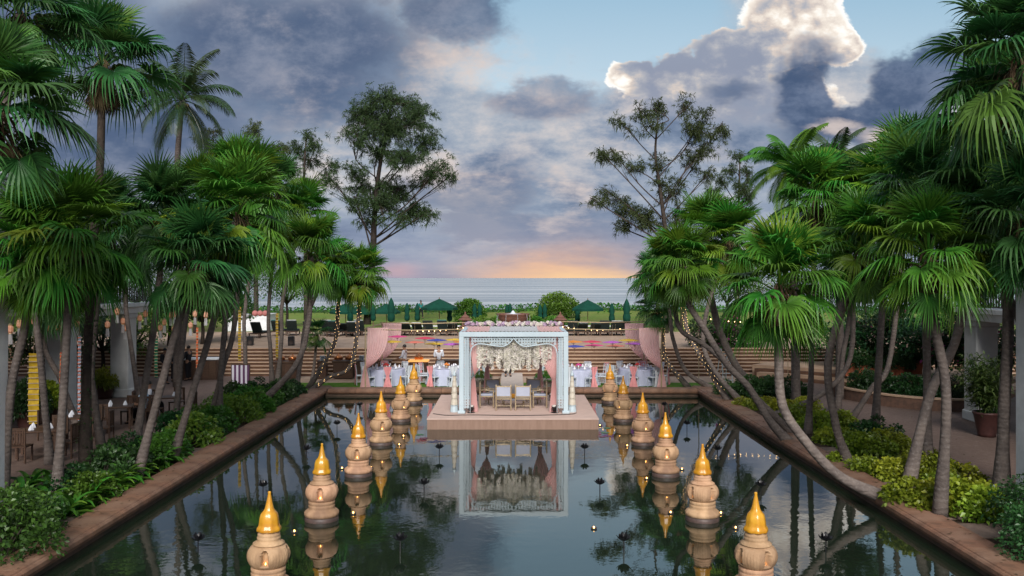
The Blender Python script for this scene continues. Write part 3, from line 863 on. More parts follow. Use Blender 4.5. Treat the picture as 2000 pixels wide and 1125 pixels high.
casuarina(716, 70, 1.4, [(728, 500), (731, 430), (738, 350), (752, 270), (765, 200)],
    [(765, 205, 62, 30, 1.5), (715, 225, 42, 38, 1.5), (815, 220, 40, 34, 1.5), (770, 255, 75, 45, 1.6), (700, 270, 38, 28, 1.2), (835, 275, 38, 30, 1.3), (740, 300, 45, 26, .8), (800, 310, 50, 34, 1.2), (860, 330, 30, 22, 1.2), (878, 345, 20, 16, 1.1), (830, 345, 34, 24, 1.1), (690, 335, 48, 18, 1.1), (650, 350, 34, 20, 1.1), (715, 360, 40, 24, 1.2), (770, 365, 48, 36, 1.4), (745, 405, 42, 34, 1.5), (805, 405, 42, 28, 1.4), (835, 415, 22, 24, 1.1), (700, 395, 34, 26, 1.2), (720, 430, 26, 18, .9), (790, 430, 22, 16, 1.0)],
    'big dark casuarina with a dense rounded crown beyond the left palms', 21, 1.7, .26)
casuarina(1300, 60, 1.4, [(1302, 480), (1297, 430), (1288, 360), (1280, 300), (1285, 230)],
    [(1285, 210, 26, 24, 1.0), (1250, 215, 24, 18, .9), (1215, 235, 22, 16, .9), (1268, 250, 30, 22, .7), (1345, 205, 18, 26, .9), (1375, 225, 24, 18, .9), (1400, 255, 28, 18, 1.2), (1350, 260, 32, 26, 1.1), (1370, 290, 34, 18, .9), (1345, 315, 26, 22, .8), (1200, 300, 34, 13, 1.0), (1180, 310, 22, 10, .9), (1240, 325, 34, 14, .6), (1290, 320, 30, 26, .6), (1305, 370, 38, 28, .8), (1190, 372, 30, 13, .9), (1165, 395, 24, 10, 1.0), (1215, 390, 34, 16, 1.0), (1240, 420, 38, 20, 1.2), (1210, 440, 26, 12, .8), (1265, 430, 30, 24, 1.1), (1330, 420, 30, 26, .9), (1380, 340, 18, 18, .5)],
    'open airy casuarina with spreading bare limbs left of the right palms', 22, 1.6, .17)
casuarina(500, 80, 1.4, [(500, 430), (503, 340), (505, 270)], [(470, 275, 24, 18, 1), (500, 255, 26, 16, 1), (535, 285, 28, 18, 1.1), (505, 300, 36, 22, 1.2), (470, 310, 24, 18, 1.1), (545, 320, 26, 20, 1.1)], 'small casuarina peeping over the left palms, second from the coconut palm', 23, 3.0, .2)
casuarina(598, 80, 1.4, [(596, 430), (594, 340), (598, 270)], [(600, 262, 20, 14, .9), (585, 285, 22, 16, 1), (620, 290, 20, 16, .9), (600, 310, 26, 18, .9), (640, 320, 22, 16, .8), (580, 330, 20, 16, .8)], 'thin casuarina beside the big one on the left skyline', 24, 3.0, .18)
casuarina(412, 80, 1.4, [(412, 430), (414, 340), (416, 270)], [(418, 258, 18, 14, .9), (400, 275, 20, 16, 1), (425, 290, 20, 14, 1), (395, 300, 22, 16, 1)], 'small casuarina just right of the coconut palm crown', 25, 3.0, .18)
casuarina(1440, 75, 1.4, [(1440, 470), (1443, 390), (1445, 320)], [(1446, 305, 20, 14, .8), (1430, 330, 18, 16, .8), (1460, 335, 18, 18, .9), (1440, 365, 24, 20, .9), (1410, 350, 16, 16, .7), (1400, 380, 26, 20, .9), (1460, 385, 22, 20, 1), (1390, 410, 30, 16, .9)], 'small casuarina between the open one and the right palms', 26, 3.0, .18)

# ------------------------------------------------------------------ shrubs
def shrub_mesh(rng, rx, rz, n, leaf, mt, name='foliage', flat=.3, clump=18, up=.5):
    mb = MB(); at = []
    cs = []
    for i in range(clump):
        a = rng.uniform(0, 2 * PI); z = rng.uniform(-.1, 1); q = math.sqrt(max(0, 1 - max(0, z) ** 2))
        cs.append(Vector((math.cos(a) * q * rx * .72, math.sin(a) * q * rx * .72, rz * (.12 + .70 * max(z, 0)))))
    for i in range(n):
        c_ = rng.choice(cs); d_ = Vector((rng.gauss(0, 1), rng.gauss(0, 1), rng.gauss(.35, 1))).normalized()
        r = rng.uniform(.55, 1) * rx * .34
        p = c_ + d_ * r
        if p.z < .02: p.z = rng.uniform(.02, .15)
        l = leaf * rng.uniform(.7, 1.3)
        dr = (d_ + Vector((rng.gauss(0, .5), rng.gauss(0, .5), rng.gauss(up * .4, .5)))).normalized() * l
        sd_ = dr.cross(d_ + Vector((rng.gauss(0, .4), rng.gauss(0, .4), rng.gauss(0, .4)))).normalized() * l * flat
        tip = Vector((0, 0, -l * .25))
        mb.add([p, p + dr * .45 + sd_, p + dr + tip, p + dr * .45 - sd_], [(0, 1, 2), (0, 2, 3)])
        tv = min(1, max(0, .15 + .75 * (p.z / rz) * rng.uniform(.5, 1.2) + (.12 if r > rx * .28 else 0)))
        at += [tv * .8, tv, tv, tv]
    mb.att = at
    return mb.mesh(name, mt)
rng = random.Random(31)
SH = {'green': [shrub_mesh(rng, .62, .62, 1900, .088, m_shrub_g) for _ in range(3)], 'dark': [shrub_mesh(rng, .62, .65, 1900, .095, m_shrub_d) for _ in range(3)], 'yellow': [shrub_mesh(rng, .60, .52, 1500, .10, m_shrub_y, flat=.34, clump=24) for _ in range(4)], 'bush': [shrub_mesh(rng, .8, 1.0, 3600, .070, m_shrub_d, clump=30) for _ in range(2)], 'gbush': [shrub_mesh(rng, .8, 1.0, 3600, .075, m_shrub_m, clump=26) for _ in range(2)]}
stem_me = MB()
for i in range(5):
    a = i * 1.26; stem_me.tube([(0, 0, -.05), (math.cos(a) * .1, math.sin(a) * .1, .2), (math.cos(a) * .25, math.sin(a) * .25, .42)], [.02, .015, .008], 5)
stem_me = stem_me.mesh('stems', m_bark_d)
def shrub(kind, x, y, s, label, group, z=.2, sz=1.0):
    o = empty('shrub', (x, y, z), random.uniform(0, 6.28), label, 'shrub', group)
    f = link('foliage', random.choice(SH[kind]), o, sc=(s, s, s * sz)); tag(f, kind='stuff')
    link('stems', stem_me, o, sc=(s, s, s * sz))
    return o
# right bank: low yellow-green hedge plants, in clumps
spots = []
for px, py, s in [(1775, 985, 1.0), (1825, 992, 1.1), (1875, 1000, 1.15), (1925, 1012, 1.1), (1905, 985, 1.0), (1845, 962, .85), (1690, 922, .8), (1740, 935, .9), (1790, 930, 1.0), (1835, 935, 1.0), (1880, 945, .9), (1800, 905, .9), (1640, 905, .6), (1675, 880, 1.0), (1705, 885, 1.1), (1735, 875, 1.05), (1650, 868, .9), (1620, 862, .8), (1600, 838, 1.1), (1560, 822, 1.1), (1640, 832, 1.0), (1530, 808, 1.0), (1575, 800, .95), (1475, 797, .8), (1500, 792, .7), (1450, 793, .7)]:
    p = P(px, py, .25); spots.append((p.x, p.y, s, 'yellow'))
for px, py, s in [(1465, 775, 1.3), (1500, 775, 1.3), (1540, 780, 1.4), (1420, 772, 1.0), (1690, 865, 1.0), (1720, 860, 1.1)]:
    p = P(px, py, .25); spots.append((p.x, p.y, s, 'dark'))
spots.sort(key=lambda q: q[1])
cnt = {}
for x, y, s, kd in spots:
    cnt[kd] = cnt.get(kd, 0) + 1
    nm = 'yellow-green leafy shrub' if kd == 'yellow' else 'dark green rounded shrub'
    shrub(kd, x, y, s, f'{nm} on the right bank, {ORD[cnt[kd] - 1]} of its colour from the camera', 'shrubs planted along the right pool bank')
# left bank
spots = []
for px, py, s, kd in [(440, 845, 1.3, 'green'), (405, 868, 1.4, 'green'), (370, 862, 1.3, 'green'), (470, 822, 1.3, 'green'), (430, 815, 1.3, 'green'), (500, 808, 1.2, 'green'), (545, 806, 1.2, 'green'), (520, 790, 1.2, 'green'), (480, 795, 1.3, 'green'), (390, 835, 1.3, 'green'), (330, 885, 1.0, 'green'), (575, 782, 1.2, 'dark'), (595, 772, 1.0, 'dark'), (545, 778, 1.2, 'dark'), (510, 775, 1.2, 'dark'), (300, 905, 1.2, 'green'), (235, 925, 1.3, 'dark'), (200, 945, 1.3, 'dark'), (215, 980, 1.0, 'green'), (150, 970, 1.1, 'dark'), (250, 895, 1.1, 'dark'), (345, 850, 1.2, 'dark'), (460, 785, 1.2, 'dark')]:
    p = P(px, py, .25); p.x = min(p.x, -XP - .62 - .45 * s); spots.append((p.x, p.y, s, kd))
spots.sort(key=lambda q: q[1]); cnt = {}
for x, y, s, kd in spots:
    cnt[kd] = cnt.get(kd, 0) + 1
    nm = 'bright green leafy shrub' if kd == 'green' else 'dark green leafy shrub'
    shrub(kd, x, y, s, f'{nm} on the left bank, {ORD[cnt[kd] - 1]} of its kind from the camera', 'shrubs planted along the left pool bank')
p = P(30, 1085, .25); shrub('gbush', p.x - .2, p.y, 1.25, 'big bushy shrub in the bottom left corner', 'corner bushes')
p = P(70, 1040, .25); shrub('gbush', p.x - .1, p.y, .85, 'smaller bushy shrub behind the bottom left corner bush', 'corner bushes')
p = P(1985, 1040, .25); shrub('bush', p.x + .35, p.y, 1.15, 'dark bushy shrub at the right edge near the bottom corner', 'corner bushes')
p = P(1990, 1090, .25); shrub('bush', p.x + .5, p.y, 1.1, 'dark bushy shrub in the bottom right corner', 'corner bushes')

# strap-leaved lilies on the left bank
def strap(rng, L, e0):
    mb = MB(); at = []; e = R(e0); p = Vector((0, 0, 0)); n = 6
    for i in range(n + 1):
        wd = .055 * math.sin(PI * (.12 + .86 * i / n)) + .004
        mb.v += [(p.x, -wd, p.z + .25 * wd), (p.x, 0, p.z - .25 * wd), (p.x, wd, p.z + .25 * wd)]; at += [i / n] * 3
        p = p + Vector((math.cos(e), 0, math.sin(e))) * (L / n); e -= R(16 + 8 * i / n)
    for i in range(n):
        for j in (0, 1):
            b0 = i * 3 + j; mb.f.append((b0, b0 + 1, b0 + 4, b0 + 3)); mb.mi.append(0)
    mb.att = at
    return mb.mesh('leaf', m_lily, True)
STR = [strap(rng, L, e) for L, e in ((.75, 80), (.8, 62), (.75, 45), (.65, 30))]
lil = [(300, 925), (320, 935), (350, 912), (375, 908), (330, 905), (130, 1010), (165, 1005), (200, 1000), (232, 985), (180, 985), (120, 985), (255, 975), (60, 955), (95, 950), (45, 975), (290, 945), (270, 950), (240, 960), (215, 960), (390, 895)]
lil.sort(key=lambda q: -q[1])
for i, (px, py) in enumerate(lil):
    p = P(px, py, .25); p.x = min(p.x, -XP - 1.0)
    o = empty('strap_leaf_lily', (p.x, p.y, .2), 0, f'strap-leaved green lily on the left bank, {ORD[i]} of its kind from the camera', 'plant', 'strap-leaved lilies by the left coping')
    for k_ in range(16):
        s = random.uniform(.7, 1.25)
        link('leaf', STR[min(3, k_ // 4)], o, (0, 0, 0), (random.uniform(-.2, .2), random.uniform(-.15, .15), k_ * 2.4 + random.uniform(-.3, .3)), (s, s, s))

# ------------------------------------------------------------------ the hotel wings
m_rail = mat('dark_rail', (.045, .032, .026), rough=.5)
m_wood = mat('dark_wood', (.085, .045, .026), (.055, .030, .019), 8, .5, stretch=(1, 1, 6), bump=.1, rnd=.12)
m_tile = mat('roof_tile', (.16, .070, .045), (.11, .050, .035), 6, .7, bump=.4)
m_darkin = mat('shade_wall', (.30, .27, .24), (.24, .21, .19), 2, .9)
m_glass = mat('window_glass', (.02, .025, .03), rough=.05, spec=.8)
def wing(sgn, y0, y1, cols, label):
    root = empty('hotel_wing', (sgn * 16.4, y0, .2), 0, label, 'building', 'wings of the hotel on both sides of the pool')
    og = (sgn * 16.4, y0, .2)
    X = lambda a, b: (min(sgn * a, sgn * b), max(sgn * a, sgn * b))
    x0, x1 = X(15.95, 27)
    mb = MB(); mb.bbox(x0, x1, y0, y1, 3.72, 4.12, .02); mb.build('floor_slab', m_white, root, origin=og)
    x0, x1 = X(15.80, 15.95)
    mb = MB(); mb.bbox(x0, x1, y0 - .05, y1 + .12, 3.98, 4.16, .02); mb.build('cornice', m_white, root, origin=og)
    for yc in cols:
        for xa in (16.05, 22.5):
            mb = MB(); a, b_ = X(xa, xa + .75)
            mb.bbox(a, b_, yc - .42, yc + .42, .20, 3.72, .03); a, b_ = X(xa - .05, xa + .80); mb.bbox(a, b_, yc - .47, yc + .47, .20, .55, .03); mb.bbox(a, b_, yc - .47, yc + .47, 3.5, 3.718, .03)
            mb.build('column', m_plaster, root, origin=og)
    a, b_ = X(18.4, 27)
    up = MB(); up.box(a, b_, y0, y1 - .4, 4.12, 7.2); uw = up.build('upper_wall', m_plaster, root, origin=og)
    yy = y0 + 1.2
    while yy < y1 - 2.4:
        a, b_ = X(18.34, 18.42)
        f = MB(); f.bbox(a, b_, yy, yy + 1.7, 4.16, 6.5, .01); fo = f.build('balcony_door', m_wood, uw, origin=None); fo.location = tuple(-q for q in og)
        yy += 3.4
    a, b_ = X(15.6, 27.4)
    rf = MB(); rf.bbox(a, b_, y0 - .4, y1 + .4, 7.2, 7.45, .03, 0)
    pk = sgn * 21.5
    rf.add([(sgn * 15.4, y0 - .5, 7.45), (sgn * 15.4, y1 + .5, 7.45), (pk, y1 + .5, 9.9), (pk, y0 - .5, 9.9), (sgn * 27.6, y0 - .5, 7.45), (sgn * 27.6, y1 + .5, 7.45)], [(0, 1, 2, 3), (3, 2, 5, 4), (0, 3, 4), (1, 5, 2)], 1)
    rf.build('roof', [m_white, m_tile], root, origin=og)
    rl = MB(); a, b_ = X(16.0, 16.07)
    rl.box(a, b_, y0, y1, 5.00, 5.07); rl.box(a, b_, y0, y1, 4.2, 4.24)
    rr = rl.build('railing', m_rail, root, origin=og)
    bal = MB().box(-.018, .018, -.018, .018, 4.22, 5.0).mesh('baluster', m_rail)
    yy = y0 + .1
    while yy < y1:
        link('baluster', bal, rr, (sgn * 16.035 - og[0], yy - og[1], -og[2])); yy += .16
    return root
wing(-1, 14.0, 38.2, (16.5, 21.5, 26.5, 31.7, 36.8), 'white hotel wing with open colonnade and lanterns on the left')
wing(1, 14.0, 31.2, (16.5, 21.5, 26.8, 30.5), 'white hotel wing with balcony slab behind the right palms')
def pier(sgn, label):
    root = empty('corner_pier', (sgn * 11.75, 19.0, .2), 0, label, 'pillar', 'white corner piers at the photo edges')
    a = sgn * 11.33; b_ = sgn * 12.5; x0, x1 = min(a, b_), max(a, b_)
    og = tuple(root.location)
    mb = MB(); mb.bbox(x0, x1, 18.5, 19.6, .2, 7.4, .03); mb.build('shaft', m_white, root, origin=og)
    mb = MB(); mb.bbox(x0 - .12, x1 + .12, 18.38, 19.72, 7.4, 7.55, .04); mb.bbox(x0 - .06, x1 + .06, 18.44, 19.66, 7.25, 7.399, .04); mb.build('cap', m_white, root, origin=og)
pier(-1, 'white square pier with moulded cap at the left photo edge')
pier(1, 'white square pier with moulded cap at the right photo edge')

# ------------------------------------------------------------------ stupas
m_terra = mat('terracotta', (.51, .325, .195), (.38, .23, .13), 4.5, .75, .3, bump=.6, bscale=22, c3=(.27, .165, .105), rnd=.20, stretch=(1, 1, .5))
m_dark_t = mat('wet_terracotta', (.10, .065, .055), (.06, .042, .038), 6, .5)
m_gold = mat('golden_glaze', (.62, .30, .018), (.50, .21, .012), 7, .32, .5, bump=.12, bscale=25, c3=(.68, .37, .03), rnd=.12, coat=.3)
m_flame = glow('candle_flame', (1.0, .50, .12), 4.0)
def stupa_meshes():
    plinth = MB(); plinth.lathe([(.44, -.6), (.44, .02), (.43, .10)], 40)
    low = MB(); low.lathe([(.40, .10), (.445, .105), (.45, .17), (.42, .20), (.36, .235), (.335, .25), (.34, .285), (.345, .31), (.335, .335), (.325, .345), (.345, .365), (.345, .40), (.32, .425)], 40)
    # round body with four arched niches recessed into it and carved ribs
    nu, nv_ = 120, 34
    def body(u, v):
        a = 2 * PI * u; z = .425 + .36 * v
        prof = .315 + .105 * math.sin(PI * min(1, v * 1.02)) ** .75
        if v > .88: prof = prof - (v - .88) * .35
        q = (a + PI / 8) % (PI / 2) - PI / 4; wdt = .20
        zz = (v - .50) / (.36 if v > .5 else .36)
        r = (abs(q) / (wdt * (1 if v < .55 else math.sqrt(max(0.02, 1 - ((v - .55) / .34) ** 2))))) if .16 < v < .88 else 9
        if r < 1: prof -= .19 * min(1, (1 - r) * 6)
        elif r < 1.28: prof += .010
        elif v < .8: prof += .006 * math.cos(a * 40)
        return (prof * math.cos(a), prof * math.sin(a), z)
    bd = MB(); bd.grid(body, nu, nv_)
    neck = MB(); neck.lathe([(.27, .775), (.315, .79), (.315, .80), (.25, .83), (.225, .85), (.235, .87), (.235, .90), (.215, .912), (.222, .925), (.222, .955), (.205, .965), (.208, .985), (.225, 1.0)], 40)
    def star(a, t): return 1 + (.10 * abs(math.cos(4 * a)) - .03) * (1 - t) ** .7
    sp_ = MB(); sp_.lathe([(.225, .995), (.235, 1.01), (.228, 1.05), (.205, 1.075), (.195, 1.10), (.19, 1.16), (.18, 1.22), (.16, 1.275), (.125, 1.31), (.10, 1.335), (.085, 1.37), (.062, 1.45), (.038, 1.55), (.028, 1.60), (.034, 1.615), (.026, 1.635)], 32, wob=star)
    cand = MB(); cand.ball((0, 0, 0), .013, 6, 4, sz=(1, 1, 1.6))
    return plinth.mesh('plinth', m_dark_t, True), low.mesh('lower_mouldings', m_terra, True), bd.mesh('round_body', m_terra, True), neck.mesh('neck_rings', m_terra, True), sp_.mesh('golden_spire', m_gold, True), cand.mesh('candle', m_flame)
SM = stupa_meshes()
SY = [14.45, 18.75, 22.95, 27.25, 31.7, 36.3]
for sgn, side in ((-1, 'left'), (1, 'right')):
    for i, y in enumerate(SY):
        xx = sgn * (4.07 + (.03 if i % 2 else -.02))
        r = random.uniform(-.5, .5)
        pos = ['nearest to the camera'] + [f'{ORD[j]} nearest' for j in range(1, 5)] + ['farthest from the camera']
        o = empty('stupa_lamp', (xx, y, 0), r, f'terracotta stupa with golden spire in the {side} row, {pos[i]}', 'stupa', 'stupas standing in two rows in the pool')
        o.scale = (.82, .82, random.uniform(.985, 1.015)); o.rotation_euler.x = random.uniform(-.015, .015); o.rotation_euler.y = random.uniform(-.015, .015)
        for nm, me in zip(('plinth', 'lower_mouldings', 'round_body', 'neck_rings', 'golden_spire'), SM): link(nm, me, o)
        for q in range(4):
            a = PI / 8 + q * PI / 2
            link('candle', SM[5], o, (.262 * math.cos(a), .262 * math.sin(a), .515))
# floating candles round the nearer stupas
m_cup = mat('candle_cup', (.05, .04, .04), rough=.3)
cup = MB(); cup.lathe([(.035, -.01), (.06, .0), (.065, .03), (.055, .03), (.045, .012)], 12); cup = cup.mesh('cup', m_cup, True)
fl = MB(); fl.ball((0, 0, .035), .017, 6, 4, sz=(1, 1, 1.3)); fl = fl.mesh('flame', m_flame)
pts = [(575, 1040), (656, 1000), (690, 1004), (668, 916), (725, 915), (780, 870), (788, 853), (1160, 1033), (1310, 1003), (1408, 1004), (1437, 1033), (1253, 860), (1263, 936), (1332, 918), (1172, 832), (1225, 872)]
pts.sort()
for i, (px, py) in enumerate(pts):
    p = P(px, py, 0)
    o = empty('floating_candle', p, 0, f'small floating candle on the pool, {ORD[i]} from the left', 'candle', 'floating candles among the stupas')
    link('cup', cup, o); link('flame', fl, o)
# black metal lotus flowers standing in the water
m_black = mat('black_metal', (.010, .010, .012), rough=.35, spec=.5)
stem = MB(); stem.tube([(0, 0, -.5), (0, 0, .24)], .012, 6); stem = stem.mesh('stem', m_black)
def petal_mesh(e, L, wd):
    mb = MB(); n = 5
    mb.grid(lambda u, v: ((.02 + L * v * math.cos(R(e + 25 * v))), (u - .5) * 2 * wd * math.sin(PI * (.10 + .85 * v)), L * v * math.sin(R(e + 25 * v)) + .03 * abs(u - .5)), 2, n)
    return mb.mesh('petal', m_black, True)
PT = [petal_mesh(10, .15, .045), petal_mesh(40, .14, .04)]
lots = [(s, a, y) for s in (-1, 1) for a, ys in ((2.12, (16.5, 21.0, 25.4)), (5.95, (16.5, 20.8, 25.2, 29.6, 34.0))) for y in ys]
for s, a, y in lots:
    nm = {16.5: 'nearest', 21.0: 'middle', 25.4: 'farthest', 20.8: 'second', 25.2: 'third', 29.6: 'fourth', 34.0: 'farthest'}[y]
    o = empty('metal_lotus', (s * a, y, 0), random.uniform(0, 1), f"black metal lotus in the {'inner' if a < 3 else 'outer'} {'left' if s < 0 else 'right'} row of the pool, {nm} one", 'lotus', 'black metal lotus flowers in the pool')
    link('stem', stem, o)
    for q in range(8): link('petal', PT[0], o, (0, 0, .22), (0, 0, q * PI / 4))
    for q in range(6): link('petal', PT[1], o, (0, 0, .235), (0, 0, .3 + q * PI / 3))
# lily pads near the stage
m_pad = mat('lily_pad', (.03, .11, .04), (.05, .15, .05), 6, .4); m_pad2 = mat('red_lily_pad', (.16, .03, .07), (.10, .03, .05), 6, .4)
for i, (px, py, c_) in enumerate([(828, 856, 1), (1182, 845, 0), (1190, 852, 1), (1175, 853, 1), (820, 849, 0), (1186, 836, 0)]):
    p = P(px, py, .005)
    mb = MB(); n = 14; r = .14
    mb.add([(0, 0, 0)] + [(r * math.cos(.2 + (2 * PI - .4) * q / n), r * math.sin(.2 + (2 * PI - .4) * q / n), .004 * (q % 2)) for q in range(n + 1)], [(0, q + 1, q + 2) for q in range(n)])
    o = mb.build('lily_pad', m_pad2 if c_ else m_pad, loc=p); o.rotation_euler.z = i * 1.3
    tag(o, f"{'dark red' if c_ else 'green'} lily pad floating beside the stage, {ORD[i]} of six", 'lily pad', 'lily pads beside the stage')

# ------------------------------------------------------------------ stage and mandap
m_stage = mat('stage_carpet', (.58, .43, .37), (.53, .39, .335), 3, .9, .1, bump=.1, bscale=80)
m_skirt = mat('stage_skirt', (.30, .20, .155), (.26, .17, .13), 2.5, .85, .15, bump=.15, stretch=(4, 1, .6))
m_pink = mat('pink_drape', (.96, .66, .64), (.92, .60, .58), 3, .8, .1, transl=.45)
m_wdrape = mat('white_drape', (.72, .74, .76), (.66, .68, .70), 3, .7, .2, transl=.35)
m_mand = mat('mandap_white', (.48, .575, .625), (.44, .535, .585), 2, .45, .4)
m_petw = leaf_mat('white_blossom', (.82, .80, .66), (.96, .89, .88), var=.06, rough=.8, transl=.45, spec=.1)
m_petp = leaf_mat('lilac_blossom', (.55, .38, .55), (.70, .55, .68), var=.2, rough=.7, transl=.3)
m_green = leaf_mat('garland_green', (.03, .12, .02), (.08, .22, .04), var=.3)
SF, SB_ = 29.85, 36.0
root = empty('wedding_stage', (0.03, SF, 0), 0, 'beige carpeted square stage standing in the pool', 'stage')
og = tuple(root.location)
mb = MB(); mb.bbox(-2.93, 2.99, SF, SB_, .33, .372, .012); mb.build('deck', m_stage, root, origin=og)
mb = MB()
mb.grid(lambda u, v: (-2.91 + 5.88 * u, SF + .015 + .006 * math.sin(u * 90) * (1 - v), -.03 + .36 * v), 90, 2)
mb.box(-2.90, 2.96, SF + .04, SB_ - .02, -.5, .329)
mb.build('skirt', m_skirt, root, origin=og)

MY0, MY1, MX = 31.05, 34.7, 1.945
CX = .06; ZP = .372
root = empty('wedding_mandap', (CX, MY0, ZP), 0, 'white fretwork wedding canopy with pink drapes and hanging flowers', 'canopy')
og = tuple(root.location)
ZT = 3.27
for sx in (-1, 1):
    for yy in (MY0, MY1):
        mb = MB(); x0 = CX + sx * (MX - .085); s2 = .085
        mb.bbox(x0 - s2, x0 + s2, yy - s2, yy + s2, ZP, 3.12, .012); mb.bbox(x0 - s2 - .05, x0 + s2 + .05, yy - s2 - .05, yy + s2 + .05, ZP, ZP + .10, .02)
        mb.build('post', m_mand, root, origin=og)
for yy in (MY0, MY1):
    mb = MB(); mb.bbox(CX - MX, CX + MX, yy - .09, yy + .09, 3.10, ZT, .015); mb.build('beam', m_mand, root, origin=og)
for sx in (-1, 1):
    mb = MB(); x0 = CX + sx * (MX - .09); mb.bbox(x0 - .088, x0 + .088, MY0 + .092, MY1 - .092, 3.102, ZT - .003, .015); mb.build('beam', m_mand, root, origin=og)
# ogee arch and fretwork
def arch(ax):
    ax = abs(ax)
    if ax < .42: t = ax / .42; return 3.06 - .30 * (1 - (1 - t) ** 2.0)
    if ax < 1.22: t = (ax - .42) / .80; return 2.76 + .09 * (t * t * (3 - 2 * t))
    t = min(1, (ax - 1.22) / .33); return 2.85 - .33 * (1 - math.sqrt(max(0, 1 - t * t)))
def fret(mb, x, z, y, s):
    n = 8; th = .014
    def ring(r0, r1, y0, off):
        vs = []
        for k in range(n):
            a = 2 * PI * k / n + off
            for r in (r0, r1): vs.append((x + r * math.cos(a), y0, z + r * math.sin(a)))
        return vs
    f1 = ring(s * .30, s * .50, y - th, PI / 8); b0 = len(mb.v)
    fs = []
    for k in range(n):
        a, b_ = 2 * k, 2 * ((k + 1) % n); fs.append((a, a + 1, b_ + 1, b_))
    mb.add(f1, fs)
    mb.add([(x - s * .07, y - th - .002, z - s * .52), (x + s * .07, y - th - .002, z - s * .52), (x + s * .07, y - th - .002, z + s * .52), (x - s * .07, y - th - .002, z + s * .52)], [(0, 1, 2, 3)])
    mb.add([(x - s * .52, y - th - .003, z - s * .07), (x + s * .52, y - th - .003, z - s * .07), (x + s * .52, y - th - .003, z + s * .07), (x - s * .52, y - th - .003, z + s * .07)], [(0, 1, 2, 3)])
def fretpanel(yy):
    mb = MB(); s = .098
    xs = int(3.5 / s)
    for i in range(-xs // 2, xs // 2 + 1):
        x = i * s
        if abs(x) > 1.56: continue
        z = 3.05
        while z > ZP + .14:
            if z - s * .45 > arch(x): fret(mb, CX + x, z, yy, s)
            else: break
            z -= s
    for x in (-1.73, -1.632, 1.632, 1.73):
        z = 3.05
        while z > ZP + .14: fret(mb, CX + x, z, yy, s); z -= s
    tag(mb.build('fretwork_panel', m_mand, root, origin=og), kind='stuff')
    tr = MB(); pts = []
    for i in range(61):
        x = -1.55 + 3.1 * i / 60; pts.append((CX + x, yy, arch(x)))
    pts = [(CX - 1.55, yy, ZP + .02)] + pts + [(CX + 1.55, yy, ZP + .02)]
    tr.tube(pts, .024, 6); tr.build('arch_trim', m_mand, root, True, origin=og)
fretpanel(MY0); fretpanel(MY1)
# curtains
def curtain(name, top0, top1, tie, zt, ztie, zb, y0, y1, foot=.16, folds=9, gat=1.6, parent=None, origin=None, m=m_pink, loc=None):
    """hangs between x top0..top1 at height zt, gathered at x tie, falls to zb"""
    mb = MB()
    def fn(u, v):
        if v < .62:
            t = v / .62; e = t ** gat
            a = top0 + (tie - .07 - top0) * e; b_ = top1 + (tie + .07 - top1) * e; z = zt + (ztie - zt) * t
            amp = .016 + .02 * t
        else:
            t = (v - .62) / .38; a = tie - .07 - (foot - .07) * t; b_ = tie + .07 + (foot - .07) * t; z = ztie + (zb - ztie) * t; amp = .035
        x = a + (b_ - a) * u
        return (x, y0 + (y1 - y0) * u + amp * math.sin(u * folds * 2 * PI + 1.3 * v), z - (.10 * math.sin(PI * u) if v < .3 else 0) * 0)
    mb.grid(fn, folds * 8, 26)
    o = mb.build(name, m, parent, True, origin=origin)
    return o
for sx in (-1, 1):
    curtain('front_curtain', CX + sx * .78, CX + sx * 1.6, CX + sx * 1.45, 3.08, 1.55, ZP + .01, MY0 + .22, MY0 + .28, .17, 8, 1.6, root, og)
    curtain('rear_curtain', CX + sx * .70, CX + sx * 1.5, CX + sx * 1.05, 3.0, 1.75, ZP + .01, MY1 - .22, MY1 - .15, .17, 8, 1.6, root, og)
# cloth over the roof: pink at the sides, white in the middle
def roofcloth(x0, x1, m, nm):
    mb = MB()
    mb.grid(lambda u, v: (CX + x0 + (x1 - x0) * u, MY0 + .10 + (MY1 - MY0 - .2) * v, ZT + .012 - .05 * math.sin(PI * v) + .012 * math.sin(u * (x1 - x0) * 46)), 48, 8)
    mb.build(nm, m, root, True, origin=og)
roofcloth(-1.86, -.92, m_pink, 'pink_roof_cloth'); roofcloth(-.915, .915, m_wdrape, 'white_roof_cloth'); roofcloth(.92, 1.86, m_pink, 'pink_roof_cloth')
# hanging strands of blossom
rg = random.Random(77)
hb = MB(); hat = []; gb = MB(); gat = []
def petals(mb, at, c, n, r, l, face=False):
    for _ in range(n):
        d_ = Vector((rg.gauss(0, 1), rg.gauss(0, 1), rg.gauss(0, 1))).normalized(); p = Vector(c) + d_ * r * rg.random(); q = d_ * l; sd_ = (d_.cross(Vector((rg.gauss(0, .3), -1, .4))).normalized() if face else frame(d_)[0]) * l * .45
        mb.add([p - sd_, p + q * .5 + sd_ * .3, p + q, p + sd_], [(0, 1, 2, 3)]); at += [rg.random()] * 4
for i in range(340):
    x = CX + rg.uniform(-1.34, 1.34); y = MY0 + .16 + 1.9 * rg.random() ** 1.6; L = rg.choice((rg.uniform(.35, .6), rg.uniform(.55, .95))) * (1 - .15 * abs(x)); zt = 3.0
    z = zt
    gb.tube([(x, y, zt + .05), (x, y, zt - L * .5)], .006, 3, cap=False); gat += [.3] * 6
    while z > zt - .25 - L:
        f = (zt - z) / (L + .25)
        petals(hb, hat, (x, y, z), 5, .03 * (1.3 - .5 * f), .095, True)
        z -= .045
    petals(gb, gat, (x, y, zt), 3, .05, .10)
hb.att = hat; tag(hb.build('hanging_blossom', m_petw, root, origin=og), kind='stuff')
gb.att = gat; tag(gb.build('garland_leaves', m_green, root, origin=og), kind='stuff')
